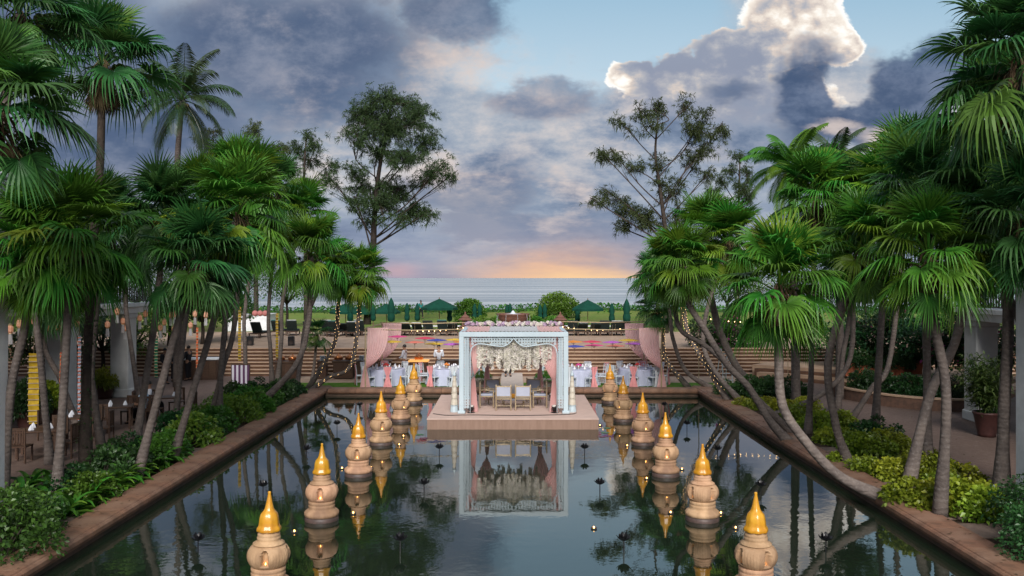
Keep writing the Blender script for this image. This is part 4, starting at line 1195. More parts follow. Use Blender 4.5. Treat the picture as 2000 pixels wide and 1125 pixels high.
tp = MB(); tp.box(CX - 1.5, CX + 1.5, MY0 + .3, MY0 + .34, 3.02, 3.06); tp.box(CX - 1.5, CX + 1.5, MY0 + 2.1, MY0 + 2.14, 3.02, 3.06); tp.build('flower_rail', m_mand, root, origin=og)
gg = MB(); ga = []
for i in range(240):
    x = CX + rg.choice((-1, 1)) * abs(rg.gauss(.45, .38)); x = max(CX - 1.1, min(CX + 1.1, x)); petals(gg, ga, (x, MY0 + .26, rg.uniform(2.85, 3.08)), 3, .06, .10)
gg.att = ga; tag(gg.build('arch_greenery', m_green, root, origin=og), kind='stuff')
# roses along the rear edge of the roof
def rose(m):
    mb = MB(); at = []
    r2 = random.Random(3)
    for i in range(26):
        z = 1 - 1.5 * i / 26; a = i * 2.4; q = math.sqrt(max(0, 1 - z * z)); d_ = Vector((q * math.cos(a), q * math.sin(a), z)); p = d_ * .045; sx_, sy_ = frame(d_ + Vector((.01, .02, .03)))
        mb.add([p - sx_ * .03, p + d_ * .02 - sy_ * .03, p + sx_ * .03, p + d_ * .035 + sy_ * .03], [(0, 1, 2, 3)]); at += [r2.random()] * 4
    mb.att = at
    return mb.mesh('rose', m)
ROSE = [rose(m_petw), rose(m_petp), rose(m_green)]
gr = empty('rose_garland', (CX, MY1, ZT), 0, 'white and lilac rose garland along the rear roof edge', 'garland')
for i in range(120):
    x = -1.9 + 3.8 * (i + .5) / 120
    link('rose', rg.choices(ROSE, (5, 3, 1))[0], gr, (x, rg.uniform(-.12, .12), .06 + rg.uniform(0, .10)), (rg.random(), rg.random(), rg.random()), (1.15,) * 3)

# gilded chairs on the stage
m_gild = mat('champagne_gilt', (.50, .40, .26), (.36, .28, .18), 9, .4, .5, metal=.35, bump=.1)
m_cush = mat('white_cushion', (.40, .43, .52), (.36, .39, .48), 3, .8)
def mandap_chair(loc, rz, label):
    root = empty('gilt_armchair', loc, rz, label, 'chair', 'gilt armchairs under the canopy')
    def leg(x, y, h):
        mb = MB(); mb.lathe([(.018, 0), (.026, .03), (.02, .06), (.03, .12), (.02, .17), (.028, .30), (.022, .36), (.03, .42), (.024, h - .08), (.032, h - .05), (.02, h - .02), (.012, h)], 10, (x, y, 0)); mb.build('leg', m_gild, root, True)
    for x in (-.27, .27): leg(x, -.25, .62); leg(x, .25, .95)
    mb = MB(); mb.bbox(-.27, .27, -.25, .25, .40, .44, .01); mb.build('seat_frame', m_gild, root)
    mb = MB(); mb.bbox(-.25, .25, -.23, .23, .442, .50, .02); mb.build('cushion', m_cush, root)
    mb = MB(); mb.bbox(-.25, .25, .235, .265, .52, .86, .01); mb.build('backrest', m_cush, root)
    mb = MB(); mb.box(-.27, .27, .235, .27, .86, .90); mb.box(-.27, .27, .235, .27, .48, .515); mb.build('back_rail', m_gild, root)
    for x in (-.27, .27):
        mb = MB(); mb.tube([(x, .25, .66), (x, 0, .67), (x, -.28, .64)], .02, 6); mb.build('armrest', m_gild, root, True)
    mb = MB(); mb.tube([(-.27, -.25, .17), (.27, -.25, .17)], .014, 5); mb.tube([(-.27, .25, .17), (.27, .25, .17)], .014, 5); mb.build('stretcher', m_gild, root)
mandap_chair((CX - .37, 31.95, ZP), PI, 'gilt armchair with white back seen from behind, left of the pair')
mandap_chair((CX + .34, 31.95, ZP), PI, 'gilt armchair with white back seen from behind, right of the pair')
mandap_chair((CX - 1.0, 32.6, ZP), PI / 2, 'gilt armchair turned sideways on the left of the stage')
mandap_chair((CX + .98, 32.6, ZP), -PI / 2, 'gilt armchair turned sideways on the right of the stage')
mandap_chair((CX - .75, 33.6, ZP), .25, 'gilt armchair facing the pool at the rear left under the canopy')
mandap_chair((CX + .72, 33.6, ZP), -.25, 'gilt armchair facing the pool at the rear right under the canopy')
# the front pair face away from us: backs sit nearest the camera
# ritual fire bowl on a low table
root = empty('ritual_table', (CX, 32.75, ZP), 0, 'low white table with a golden bowl between the armchairs', 'table')
mb = MB(); mb.bbox(-.42, .42, -.3, .3, .26, .30, .01); mb.build('tabletop', m_cush, root)
for sx in (-1, 1):
    for sy in (-1, 1): mb = MB(); mb.box(sx * .36 - .02, sx * .36 + .02, sy * .25 - .02, sy * .25 + .02, 0, .26); mb.build('leg', m_gild, root)
mb = MB(); mb.lathe([(.06, .301), (.10, .33), (.13, .42), (.12, .46), (.135, .475)], 14); tag(mb.build('golden_bowl', m_gold, loc=(CX, 32.75, ZP), smooth=True), 'golden ritual bowl on the low white table', 'bowl')
# uplights
def uplight(loc, rz, label):
    root = empty('uplight', loc, rz, label, 'lamp', 'black uplights on the stage')
    mb = MB(); mb.lathe([(.075, -.09), (.085, -.07), (.085, .07), (.095, .09)], 14); o = mb.build('housing', m_black, root, True, loc=(0, 0, .17)); o.rotation_euler = (R(25), 0, 0)
    mb = MB(); mb.lathe([(.07, .0), (.07, .004)], 14); l = mb.build('lens', mat('lamp_lens', (.6, .55, .5), rough=.2), root, loc=(0, -.04, .258)); l.rotation_euler = (R(25), 0, 0)
    mb = MB(); mb.tube([(-.11, 0, .18), (-.11, .02, .02), (.11, .02, .02), (.11, 0, .18)], .01, 5); mb.box(-.12, .12, -.06, .10, 0, .018); mb.build('yoke', m_black, root)
for x, y, l in ((-1.52, 31.15, 'front left'), (1.46, 31.15, 'front right'), (-1.52, 34.3, 'rear left'), (1.50, 34.3, 'rear right')): uplight((CX + x, y, ZP), .4 if x < 0 else -.4, f'black uplight on the stage, {l} corner of the canopy')
# stacked flower pillars
m_ivory = mat('ivory_fabric', (.62, .58, .50), (.52, .47, .38), 10, .7)
def pillar(x, label):
    root = empty('decor_pillar', (x, 31.4, ZP), 0, label, 'pillar', 'tapered ivory pillars beside the canopy')
    z = 0; wd = .15
    for i in range(6):
        h = .26 - .018 * i; w2 = wd * (1 - .12 * i)
        mb = MB(); mb.lathe([(w2, z), (w2 * 1.02, z + .03), (w2 * .90, z + h * .8), (w2 * .98, z + h * .86), (w2 * .98, z + h * .95)], 10)
        mb.build('drum', [m_mand, m_ivory][1 if i else 0], root)
        mb = MB(); mb.lathe([(w2 * .72, z + h * .95), (w2 * .72, z + h)], 10); mb.build('collar', m_gild, root); z += h
    mb = MB(); mb.lathe([(.06, z), (.07, z + .05), (.03, z + .12), (.01, z + .2)], 8); mb.build('finial', m_mand, root, True)
pillar(-2.08, 'ivory tiered pillar standing left of the white canopy'); pillar(2.17, 'ivory tiered pillar standing right of the white canopy')
mb = MB(); mb.tube(bez([(-2.8, 30.9, .385), (-2.3, 30.55, .385), (-1.4, 30.62, .385), (0, 30.5, .385), (1.3, 30.6, .385), (2.1, 30.8, .385), (2.3, 31.1, .385)], 8), .013, 5)
tag(mb.build('stage_cable', m_black), 'black cable lying along the front of the stage', 'cable')
# white aisle and its flower urns
mb = MB(); mb.box(-.52, .52, SB_ - .3, 44.2, .373, .385); mb.box(-.50, .50, 37.8, 44.2, .20, .372)
mb.build('aisle_runner', mat('aisle_carpet', (.52, .44, .38), (.46, .39, .34), 4, .9))
tag(bpy.data.objects['aisle_runner'], 'pale carpeted aisle bridge leading from stage to terrace', 'aisle')
m_stone = mat('grey_stone', (.22, .20, .18), (.15, .14, .125), 6, .85, bump=.4)
for sx in (-1, 1):
    root = empty('stone_planter', (CX + sx * 1.45, 37.3 + 2.0, .2), 0, f"stone urn with green plants {'left' if sx < 0 else 'right'} of the aisle", 'planter', 'planters flanking the aisle')
    mb = MB(); mb.lathe([(.30, 0), (.32, .05), (.24, .12), (.40, .30), (.52, .48), (.50, .52), (.44, .50)], 20); mb.build('bowl', m_stone, root, True)
    tag(link('foliage', SH['green'][1], root, (0, 0, .38), sc=(.85, .85, .6)), kind='stuff')
    root = empty('blossom_stand', (CX + sx * 1.35, 41.2, .2), 0, f"white blossom arrangement on a pedestal {'left' if sx < 0 else 'right'} of the aisle", 'flowers', 'flower stands by the aisle')
    mb = MB(); mb.lathe([(.16, 0), (.12, .1), (.08, .5), (.16, .8), (.18, .85)], 14); mb.build('pedestal', m_mand, root, True)
    mb = MB(); at = []
    for i in range(150):
        a = rg.uniform(0, 6.28); r_ = rg.uniform(0, .36); petals(mb, at, (r_ * math.cos(a), r_ * math.sin(a), .95 + rg.uniform(-.08, .25) * (1.2 - r_)), 4, .05, .08)
    mb.att = at; tag(mb.build('blossom', m_petw, root), kind='stuff')

# ------------------------------------------------------------------ draped pole frames at both ends of the tables
m_bamboo = mat('bamboo_pole', (.42, .33, .20), (.32, .24, .14), 6, .6)
def drape_frame(x_in, x_out, sgn, label):
    root = empty('draped_pole_frame', (x_out, 39.6, .2), 0, label, 'drape', 'pink draped pole frames')
    og = tuple(root.location)
    for x, y in ((x_out, 39.3), (x_in, 43.2)):
        mb = MB(); mb.tube([(x, y, .2), (x, y, 2.96)], .03, 8); mb.build('pole', m_bamboo, root, origin=og)
    mb = MB(); mb.tube([(x_out, 39.2, 2.93), (x_in, 43.3, 2.93)], .03, 8); mb.build('side_rail', m_bamboo, root, origin=og)
    for (xt0, xt1, tie, y) in ((x_out - .10 * sgn, x_out - sgn * 1.02, x_out + .02 * sgn, 39.3), (x_in, x_in - sgn * .95, x_in + .1 * sgn, 43.2)):
        curtain('drape', min(xt0, xt1), max(xt0, xt1), tie, 2.95, 1.10, .21, y, y + .10, .24, 8, 3.0, root, og)
drape_frame(-6.45, -6.62, -1, 'pink draped pole frame at the left end of the dining lawn')
drape_frame(6.55, 6.75, 1, 'pink draped pole frame at the right end of the dining lawn')
for i, (xa, xb, y, z) in enumerate(((-6.7, -2.2, 39.4, 2.88), (-6.5, -2.3, 43.0, 3.0), (2.2, 6.75, 39.4, 2.9), (2.3, 6.6, 43.0, 3.05))):
    mb = MB(); mb.tube([(xa, y, z), ((xa + xb) / 2, y, z - .05), (xb, y, z)], .028, 6)
    tag(mb.build('bamboo_rail', m_bamboo, smooth=True), f"long bamboo rail {'left' if i < 2 else 'right'} of the canopy, {'near' if i % 2 == 0 else 'far'} one of its pair", 'pole', 'bamboo rails over the tables')
# paper parasols
PC = {'yellow': (.75, .50, .04), 'pink': (.80, .08, .28), 'coral': (.80, .22, .16), 'blue': (.06, .08, .42), 'purple': (.55, .14, .62), 'orange': (.80, .28, .04), 'red': (.70, .05, .12)}
def parasol_mesh(cn):
    m = mat('paper_' + cn, PC[cn], tuple(min(1, c_ * 1.25 + .02) for c_ in PC[cn]), 5, .7, transl=.35)
    mb = MB(); n = 16
    mb.lathe([(.015, .055), (.20, .03), (.47, -.012), (.475, -.02)], n); mb.f = mb.f[:-2]; mb.mi = mb.mi[:-2]
    return mb.mesh('paper_canopy', m)
PM = {c_: parasol_mesh(c_) for c_ in PC}
hd = MB(); hd.tube([(0, 0, .12), (0, 0, -.35)], .010, 5); hd = hd.mesh('handle', m_bamboo)
def rib_mesh():
    mb = MB(); mb.tube([(.0, 0, -.12), (.26, 0, .025)], .005, 3); return mb.mesh('rib', m_bamboo)
rb = rib_mesh()
pl = [(776, 657, 'pink'), (765, 667, 'yellow'), (810, 668, 'coral'), (853, 664, 'blue'), (848, 671, 'yellow'), (888, 663, 'yellow'), (884, 672, 'purple'), (1120, 667, 'orange'), (1122, 676, 'blue'), (1156, 667, 'red'), (1160, 674, 'pink'), (1196, 668, 'purple'), (1202, 675, 'coral'), (1228, 664, 'yellow'), (1240, 671, 'purple'), (830, 660, 'red'), (905, 667, 'orange')]
for i, (px, py, c_) in enumerate(sorted(pl)):
    d_ = 40.2 + (i * 7 % 5) * .5
    p = Pd(px, py, d_)
    o = empty('paper_parasol', p, i * .7, f'{c_} paper parasol hanging above the tables, {ORD[i]} from the left', 'parasol', 'paper parasols hung over the dining lawn')
    link('paper_canopy', PM[c_], o); link('handle', hd, o)
    for q in range(8): link('rib', rb, o, rot=(0, 0, q * PI / 4))
    th = MB(); th.tube([(0, 0, .1), (0, 0, 2.9 - p.z + .1)], .004, 3); th.build('thread', m_bamboo, o)

# ------------------------------------------------------------------ banquet tables and chairs
m_cloth = mat('white_cloth', (.46, .49, .63), (.41, .44, .57), 3, .85)
m_chairw = mat('white_chair_paint', (.55, .60, .65), rough=.4)
m_sash_w = mat('white_sash', (.70, .74, .78), (.62, .66, .70), 4, .8, transl=.15)
m_sash_p = mat('pink_sash', (.78, .33, .34), (.70, .27, .28), 4, .8, transl=.15)
def chair_proto(sash):
    P_ = {}
    mb = MB(); mb.bbox(-.20, .20, -.20, .20, .43, .47, .012); P_['seat'] = [(mb.mesh('seat', m_chairw), (0, 0, 0))]
    mb = MB(); mb.tube([(0, 0, 0), (0, 0, .44)], .014, 6); lf = mb.mesh('leg', m_chairw)
    P_['leg'] = [(lf, (-.18, -.18, 0)), (lf, (.18, -.18, 0)), (lf, (-.18, .18, 0)), (lf, (.18, .18, 0))]
    mb = MB()
    for x in (-.18, .18): mb.tube([(x, .18, .45), (x, .20, .70), (x, .24, .95)], .014, 6)
    for z, y in ((.62, .195), (.78, .215), (.94, .24)): mb.tube([(-.18, y, z), (.18, y, z)], .011, 5)
    for x in (-.09, 0, .09): mb.tube([(x, .195, .62), (x, .24, .94)], .008, 5)
    P_['backrest'] = [(mb.mesh('backrest', m_chairw), (0, 0, 0))]
    mb = MB()
    for x0, y0, x1, y1, z in ((-.18, -.18, .18, -.18, .22), (-.18, .18, .18, .18, .22), (-.18, -.18, -.18, .18, .16), (.18, -.18, .18, .18, .16)): mb.tube([(x0, y0, z), (x1, y1, z)], .008, 5)
    P_['stretcher'] = [(mb.mesh('stretcher', m_chairw), (0, 0, 0))]
    mb = MB()
    def fn(u, v):
        wd = .17 if v < .1 else .17 - .10 * min(1, (v - .1) / .35) if v < .45 else .07 + .13 * (v - .45) / .55
        z = .97 - .93 * v; y = .265 - .06 * min(1, v * 2) + .10 * max(0, v - .45)
        return ((u - .5) * 2 * wd, y + .015 * math.cos(u * 4 * PI), z)
    mb.grid(fn, 12, 14); mb.grid(lambda u, v: ((u - .5) * .34, .262 - .05 * v, .965 + .012 - .02 * v), 4, 2)
    P_['sash'] = [(mb.mesh('sash', m_sash_w if sash == 'white' else m_sash_p, True), (0, 0, 0))]
    return P_
CP = {c_: chair_proto(c_) for c_ in ('white', 'pink')}
SIDE8 = ['right', 'far right', 'far', 'far left', 'left', 'near left', 'near', 'near right']
def table_mesh():
    mb = MB(); r = .88
    def wob(a, t): return 1 + (.035 * math.cos(a * 11) + .02 * math.cos(a * 17 + 1)) * max(0, t)
    prof = [(r * 1.10, .02), (r * 1.06, .25), (r * 1.02, .55), (r * 1.003, .72), (r * .99, .748), (r * .96, .755)]
    mb.lathe(prof, 66, wob=lambda a, t: 1 + (.035 * math.cos(a * 11) + .02 * math.cos(a * 17 + 1)) * max(0, 1 - t * 1.3))
    return mb.mesh('tablecloth', m_cloth, False)
TM = table_mesh()
m_nap = mat('napkin', (.72, .74, .80), rough=.8); m_glassw = mat('drinking_glass', (.6, .62, .66), rough=.08, spec=.8)
nap = MB(); nap.lathe([(.05, 0), (.06, .02), (.035, .10), (.004, .16)], 5); nap = nap.mesh('napkin', m_nap)
plm = MB(); plm.lathe([(.08, 0), (.135, .012), (.13, .016), (.08, .006)], 18); plm = plm.mesh('plate', m_chairw, True)
gla = MB(); gla.lathe([(.03, 0), (.004, .01), (.004, .09), (.035, .13), (.032, .20)], 8); gla = gla.mesh('wine_glass', m_glassw, True)
bloom = []
for c_ in ((.65, .06, .05), (.75, .25, .05), (.60, .05, .25)):
    m_ = mat('bloom_%d' % int(c_[1] * 100 + c_[2] * 10), c_, tuple(x * .6 for x in c_), 12, .7)
    mb = MB()
    for i in range(14):
        a = i * 2.4; q = .11 * math.sqrt(i / 14); mb.ball((q * math.cos(a), q * math.sin(a), .22 - q * .6), .045, 6, 4)
    bloom.append(mb.mesh('blooms', m_))
vase = MB(); vase.lathe([(.05, 0), (.07, .03), (.06, .10), (.045, .14), (.06, .16)], 12); vase = vase.mesh('vase', m_gild, True)
TB = [(-5.92, 40.9, 'first table from the left'), (-3.08, 41.0, 'second table from the left'), (3.12, 40.8, 'third table from the left'), (5.92, 41.0, 'rightmost table')]
for ti, (x, y, nm) in enumerate(TB):
    t = empty('round_table', (x, y, .2), ti * .4, f'round banquet table under a pale cloth, {nm}' if ti < 3 else 'round banquet table under a pale cloth, rightmost of the four', 'table', 'banquet tables on the lawn')
    link('tablecloth', TM, t)
    mb = MB(); mb.tube([(0, 0, 0), (0, 0, .72)], .05, 8); mb.build('pedestal', m_wood, t)
    o = empty('centrepiece', (x, y, .956), 0, f'red and orange flower centrepiece on the {nm}' if ti % 2 == 0 else f'flower centrepiece in a gilt vase on the {nm}', 'flowers', 'flower centrepieces on the banquet tables')
    link('vase', vase, o); link('blooms', bloom[ti % 3], o)
    for q in range(8):
        a = q * PI / 4 + .2 + ti * .1
        cx_, cy_ = x + .62 * math.cos(a), y + .62 * math.sin(a)
        tag(link('napkin', nap, None, (cx_, cy_, .975)), f'white cone-folded napkin, {SIDE8[q]} side of {nm}', 'napkin', f'napkins on the {nm}')
        tag(link('plate', plm, None, (cx_, cy_, .957)), f'white dinner plate, {SIDE8[q]} side of {nm}', 'plate', f'plates on the {nm}')
        b_ = a + .3
        tag(link('wine_glass', gla, None, (x + .46 * math.cos(b_), y + .46 * math.sin(b_), .956)), f'stemmed wine glass, {SIDE8[q]} side of {nm}', 'glass', f'glasses on the {nm}')
        cr = 1.17 + random.uniform(-.04, .06); px_, py_ = x + cr * math.cos(a), y + cr * math.sin(a)
        kd = 'pink' if (q + ti) % 2 == 0 else 'white'
        o = empty('banquet_chair', (px_, py_, .2), a + PI / 2 + PI + random.uniform(-.12, .12) + PI, f'white chair with {kd} sash, {SIDE8[q]} side of {nm}', 'chair', 'white banquet chairs with sashes')
        o.rotation_euler.z = a - PI / 2 + random.uniform(-.12, .12)
        for pn, lst in CP[kd].items():
            for me, lc_ in lst: link(pn, me, o, lc_)

# ------------------------------------------------------------------ terrace: fountain, lantern pillars, umbrellas, loungers, hedges
m_rust = mat('brown_stone', (.185, .085, .060), (.12, .058, .042), 6, .7, bump=.4)
m_wat = mat('fountain_water', (.70, .74, .78), (.55, .60, .66), 9, .1, .6)
root = empty('bowl_fountain', (.06, 52, 1.4), 0, 'large brown bowl fountain on the terrace behind the canopy', 'fountain')
mb = MB(); mb.lathe([(.55, 0), (.55, .10), (.40, .14), (.22, .30), (.18, .55), (.22, .80), (.30, .86)], 24); mb.build('pedestal', m_rust, root, True)
mb = MB(); mb.lathe([(.30, .86), (.42, .92), (.70, 1.12), (.88, 1.42), (.93, 1.58), (.98, 1.62), (.98, 1.68), (.90, 1.68), (.84, 1.60), (.5, 1.5)], 32, wob=lambda a, t: 1 + .015 * math.cos(16 * a)); mb.build('bowl', m_rust, root, True)
mb = MB(); mb.lathe([(.86, 1.63), (.5, 1.65), (.16, 1.68), (.08, 1.80), (.03, 1.86)], 20, wob=lambda a, t: 1 + .08 * math.sin(7 * a + 9 * t)); mb.build('water', m_wat, root, True)
mb = MB()
for i in range(9):
    a = i * 2 * PI / 9 + .1; mb.tube([(.97 * math.cos(a), .97 * math.sin(a), 1.66), (1.02 * math.cos(a), 1.02 * math.sin(a), 1.4), (1.03 * math.cos(a), 1.03 * math.sin(a), .5)], [.007, .006, .004], 4)
tag(mb.build('falling_water', m_wat, root), kind='stuff')
for sx, nm in ((-1, 'left'), (1, 'right')):
    root = empty('lantern_pillar', (sx * 2.95 + .05, 54, 1.4), 0, f'brown stone lantern pillar with pagoda roof {nm} of the fountain', 'lantern', 'stone lantern pillars by the fountain')
    mb = MB(); mb.bbox(-.30, .30, -.30, .30, 0, .75, .03); mb.bbox(-.36, .36, -.36, .36, .75, .83, .02); mb.build('pillar', m_rust, root)
    mb = MB(); mb.bbox(-.20, .20, -.20, .20, .83, 1.18, .02); lt = mb.build('light_chamber', m_rust, root)
    for q in range(4):
        mb = MB(); mb.box(-.09, .09, -.207, -.202, .90, 1.12); w_ = mb.build('opening', m_black, lt); w_.rotation_euler.z = q * PI / 2
    mb = MB(); mb.lathe([(.42, 1.18), (.45, 1.21), (.26, 1.34), (.28, 1.37), (.10, 1.52), (.05, 1.56), (.07, 1.61), (.01, 1.72)], 8); mb.build('pagoda_roof', m_rust, root)
m_um = mat('green_canvas', (.007, .066, .042), (.005, .048, .031), 3, .85, .2, transl=.1)
m_pole = mat('umbrella_pole', (.18, .10, .055), rough=.5)
def open_umb(x, y, w_, h, z0, label):
    root = empty('green_umbrella', (x, y, z0), random.random(), label, 'umbrella', 'open green umbrellas on the lawn')
    r = w_ / 2
    mb = MB(); mb.lathe([(r, h - .62), (r * .995, h - .60), (r * .5, h - .26), (.06, h), (.02, h + .02)], 8); mb.f = mb.f[:-2]; mb.mi = mb.mi[:-2]; c_ = mb.build('canopy', m_um, root)
    mb = MB(); mb.lathe([(r * 1.0, h - .62), (r * .99, h - .76)], 8, wob=lambda a, t: 1); mb.f = mb.f[:-2]; mb.mi = mb.mi[:-2]; mb.build('valance', m_um, c_)
    mb = MB(); mb.tube([(0, 0, 0), (0, 0, h + .12)], .028, 8); mb.build('pole', m_pole, root)
    for q in range(8):
        mb = MB(); a = q * PI / 4; mb.tube([(0, 0, h - .5), (r * .5 * math.cos(a), r * .5 * math.sin(a), h - .30)], .010, 4); mb.build('strut', m_pole, root)
    mb = MB(); mb.lathe([(.25, 0), (.25, .07), (.06, .1)], 12); mb.build('base', m_stone, root)
def closed_umb(x, y, h, z0, label, s=1.0):
    root = empty('folded_umbrella', (x, y, z0), random.random() * 3, label, 'umbrella', 'folded green umbrellas on the lawn')
    mb = MB(); mb.lathe([(.07 * s, h * .38), (.15 * s, h * .41), (.17 * s, h * .52), (.125 * s, h * .64), (.17 * s, h * .74), (.115 * s, h * .90), (.05, h), (.015, h + .06)], 24, wob=lambda a, t: 1 + .16 * math.cos(8 * a + t)); mb.build('canopy', m_um, root, True)
    mb = MB(); mb.tube([(0, 0, 0), (0, 0, h)], .028, 8); mb.build('pole', m_pole, root)
    mb = MB(); mb.lathe([(.25, 0), (.25, .07), (.06, .1)], 12); mb.build('base', m_stone, root)
    mb = MB(); mb.lathe([(.145 * s, h * .63), (.15 * s, h * .65), (.145 * s, h * .67)], 16); mb.build('tie', m_um, root)
ou = [(675, 593, 62, 66), (705, 595, 56, 70), (755, 593, 54, 66), (858, 584, 72, 61), (1148, 586, 66, 61)]
for i, (px, py, wpx, d_) in enumerate(ou):
    p = Pd(px, py, d_); open_umb(p.x, d_, wpx * d_ / F, p.z - 1.4, 1.4, f'open green umbrella on the lawn, {ORD[i]} from the left')
cu_ = [(684, 584, 58, 1.15), (729, 594, 62, 1), (764, 583, 57, 1.4), (795, 593, 62, 1), (815, 593, 62, 1), (878, 596, 62, 1), (927, 594, 66, 1), (937, 593, 66, 1), (990, 596, 80, 1), (996, 593, 80, 1), (1055, 596, 66, 1), (1064, 594, 66, 1), (1128, 600, 63, 1), (1195, 593, 60, 1.1), (1224, 585, 57, 1.35)]
for i, (px, py, d_, s) in enumerate(cu_):
    p = Pd(px, py, d_); closed_umb(p.x, d_, p.z - 1.4, 1.4, f'folded green umbrella beyond the terrace, {ORD[i]} from the left', s)
# sun loungers
m_lng = mat('lounger_fabric', (.012, .022, .020), (.020, .032, .030), 5, .8); m_towel = mat('white_towel', (.70, .72, .75), (.62, .64, .67), 6, .9); m_teal = mat('teal_towel', (.05, .25, .24), rough=.9)
lb = MB(); lb.bbox(-.33, .33, -1.0, .35, .30, .38, .02); lb = lb.mesh('mattress', m_lng)
bk = MB(); bk.bbox(-.33, .33, 0, .75, 0, .08, .02); bk = bk.mesh('backrest', m_lng)
lf = MB(); lf.box(-.36, .36, -1.02, .95, .24, .297); lf = lf.mesh('frame', m_wood)
lg = MB(); lg.box(-.03, .03, -.03, .03, 0, .24); lg = lg.mesh('leg', m_wood)
tw_ = {0: MB().bbox(-.30, .30, .45, .77, .082, .11, .01).mesh('towel', m_towel), 1: MB().bbox(-.30, .30, .40, .77, .082, .11, .01).mesh('towel', m_teal)}
lx = [(507, 56), (545, 58), (572, 58), (604, 58), (640, 58), (656, 57), (673, 58), (690, 57), (706, 58), (778, 58), (795, 58), (818, 58), (838, 58), (866, 58), (884, 58), (1118, 58), (1136, 58), (1160, 58), (1180, 58), (1200, 58), (1218, 58), (1238, 58)]
for i, (px, d_) in enumerate(lx):
    x = (px - 1000) * d_ / F
    o = empty('sun_lounger', (x, d_, 1.4), PI + random.uniform(-.12, .12), f'dark sun lounger on the terrace edge, {ORD[i]} from the left', 'sun lounger', 'dark sun loungers facing the sea')
    link('mattress', lb, o); b_ = link('backrest', bk, o, (0, .36, .36), (R(random.choice((35, 48, 55))), 0, 0)); link('frame', lf, o)
    for sx in (-1, 1):
        for y_ in (-.95, .88): link('leg', lg, o, (sx * .32, y_, 0))
    if i % 3: link('towel', tw_[i % 4 == 1], b_)
# side row on the lawn edge: low tables with white tops
for i, px in enumerate((786, 808, 828, 850, 874, 890, 1112, 1150, 1172, 1192, 1210)):
    d_ = 60.4; x = (px - 1000) * d_ / F
    o = empty('lounge_table', (x, d_, 1.4), 0, f'low table with white top behind the loungers, {ORD[i]} from the left', 'table', 'low white-topped tables behind the loungers')
    mb = MB(); mb.bbox(-.35, .35, -.3, .3, .44, .50, .01); mb.build('tabletop', m_towel, o)
    for sx in (-1, 1):
        for sy in (-1, 1): link('leg', lg, o, (sx * .28, sy * .22, 0), sc=(1, 1, 1.83))
# hedge and bushes beyond the fountain
for i in range(15):
    px = 897 + i * 15; d_ = 63 + (i % 2) * .7
    shrub('green', (px - 1000) * d_ / F, d_, 1.15, f'clipped green hedge plant behind the fountain, {ORD[i]} from the left', 'low hedge behind the fountain', 1.35, 1.35)
BM = [shrub_mesh(random.Random(5), 1.7, 1.5, 4200, .20, m_shrub_g, clump=40), shrub_mesh(random.Random(6), 2.3, 2.4, 5200, .22, m_shrub_g, clump=46)]
for px, me, d_, lb_, s in ((915, BM[0], 86, 'wide rounded green bush on the lawn left of the fountain', 1.0), (1090, BM[1], 82, 'tall rounded green bush on the lawn right of the fountain', .95)):
    o = empty('sea_bush', ((px - 1000) * d_ / F, d_, 1.4), 0, lb_, 'bush', 'round bushes near the beach'); tag(link('foliage', me, o, sc=(s, s, s)), kind='stuff'); link('stems', stem_me, o, sc=(3, 3, 3))
# beach creeper along the dune
rg = random.Random(9); mb = MB(); at = []
for i in range(9000):
    x = rg.uniform(-70, 75); y = rg.gauss(95, 3.2); z = lawn_h(x, y); s = rg.uniform(.15, .38)
    d_ = Vector((rg.gauss(0, 1), rg.gauss(0, 1), rg.uniform(.3, 1.6))).normalized(); sd_ = frame(d_)[0] * s * .5; p = Vector((x, y, z - .05)) + Vector((0, 0, rg.random() * .45))
    mb.add([p, p + d_ * s * .5 + sd_, p + d_ * s, p + d_ * s * .5 - sd_], [(0, 1, 2, 3)]); at += [rg.random()] * 4
mb.att = at; tag(mb.build('beach_creeper', m_shrub_g), 'bright green creeping plants along the dune edge', 'plants', kind='stuff')

# ------------------------------------------------------------------ people
m_skin = mat('skin', (.30, .165, .105), rough=.55); m_hair = mat('black_hair', (.012, .010, .009), rough=.5)
m_shirt_w = mat('white_shirt', (.66, .68, .74), (.60, .62, .68), 5, .85); m_shirt_b = mat('blue_batik', (.22, .38, .56), (.50, .58, .66), 14, .85); m_suit = mat('dark_suit', (.012, .012, .016), rough=.8); m_tro_b = mat('pale_blue_trousers', (.38, .44, .58), rough=.85); m_teal_s = mat('teal_shirt', (.04, .30, .30), rough=.85)
def skin(name, verts, edges, radii, m, parent, root_i=0):
    me = bpy.data.meshes.new(name); me.from_pydata([tuple(v) for v in verts], edges, []); me.materials.append(m)
    o = link(name, me, parent)
    md = o.modifiers.new('skin', 'SKIN'); md.use_smooth_shade = True
    sv = me.skin_vertices[0].data
    for i, r in enumerate(radii): sv[i].radius = (r, r) if not isinstance(r, tuple) else r; sv[i].use_root = (i == root_i)
    o.modifiers.new('sub', 'SUBSURF').levels = 1
    o.modifiers['sub'].render_levels = 2
    return o
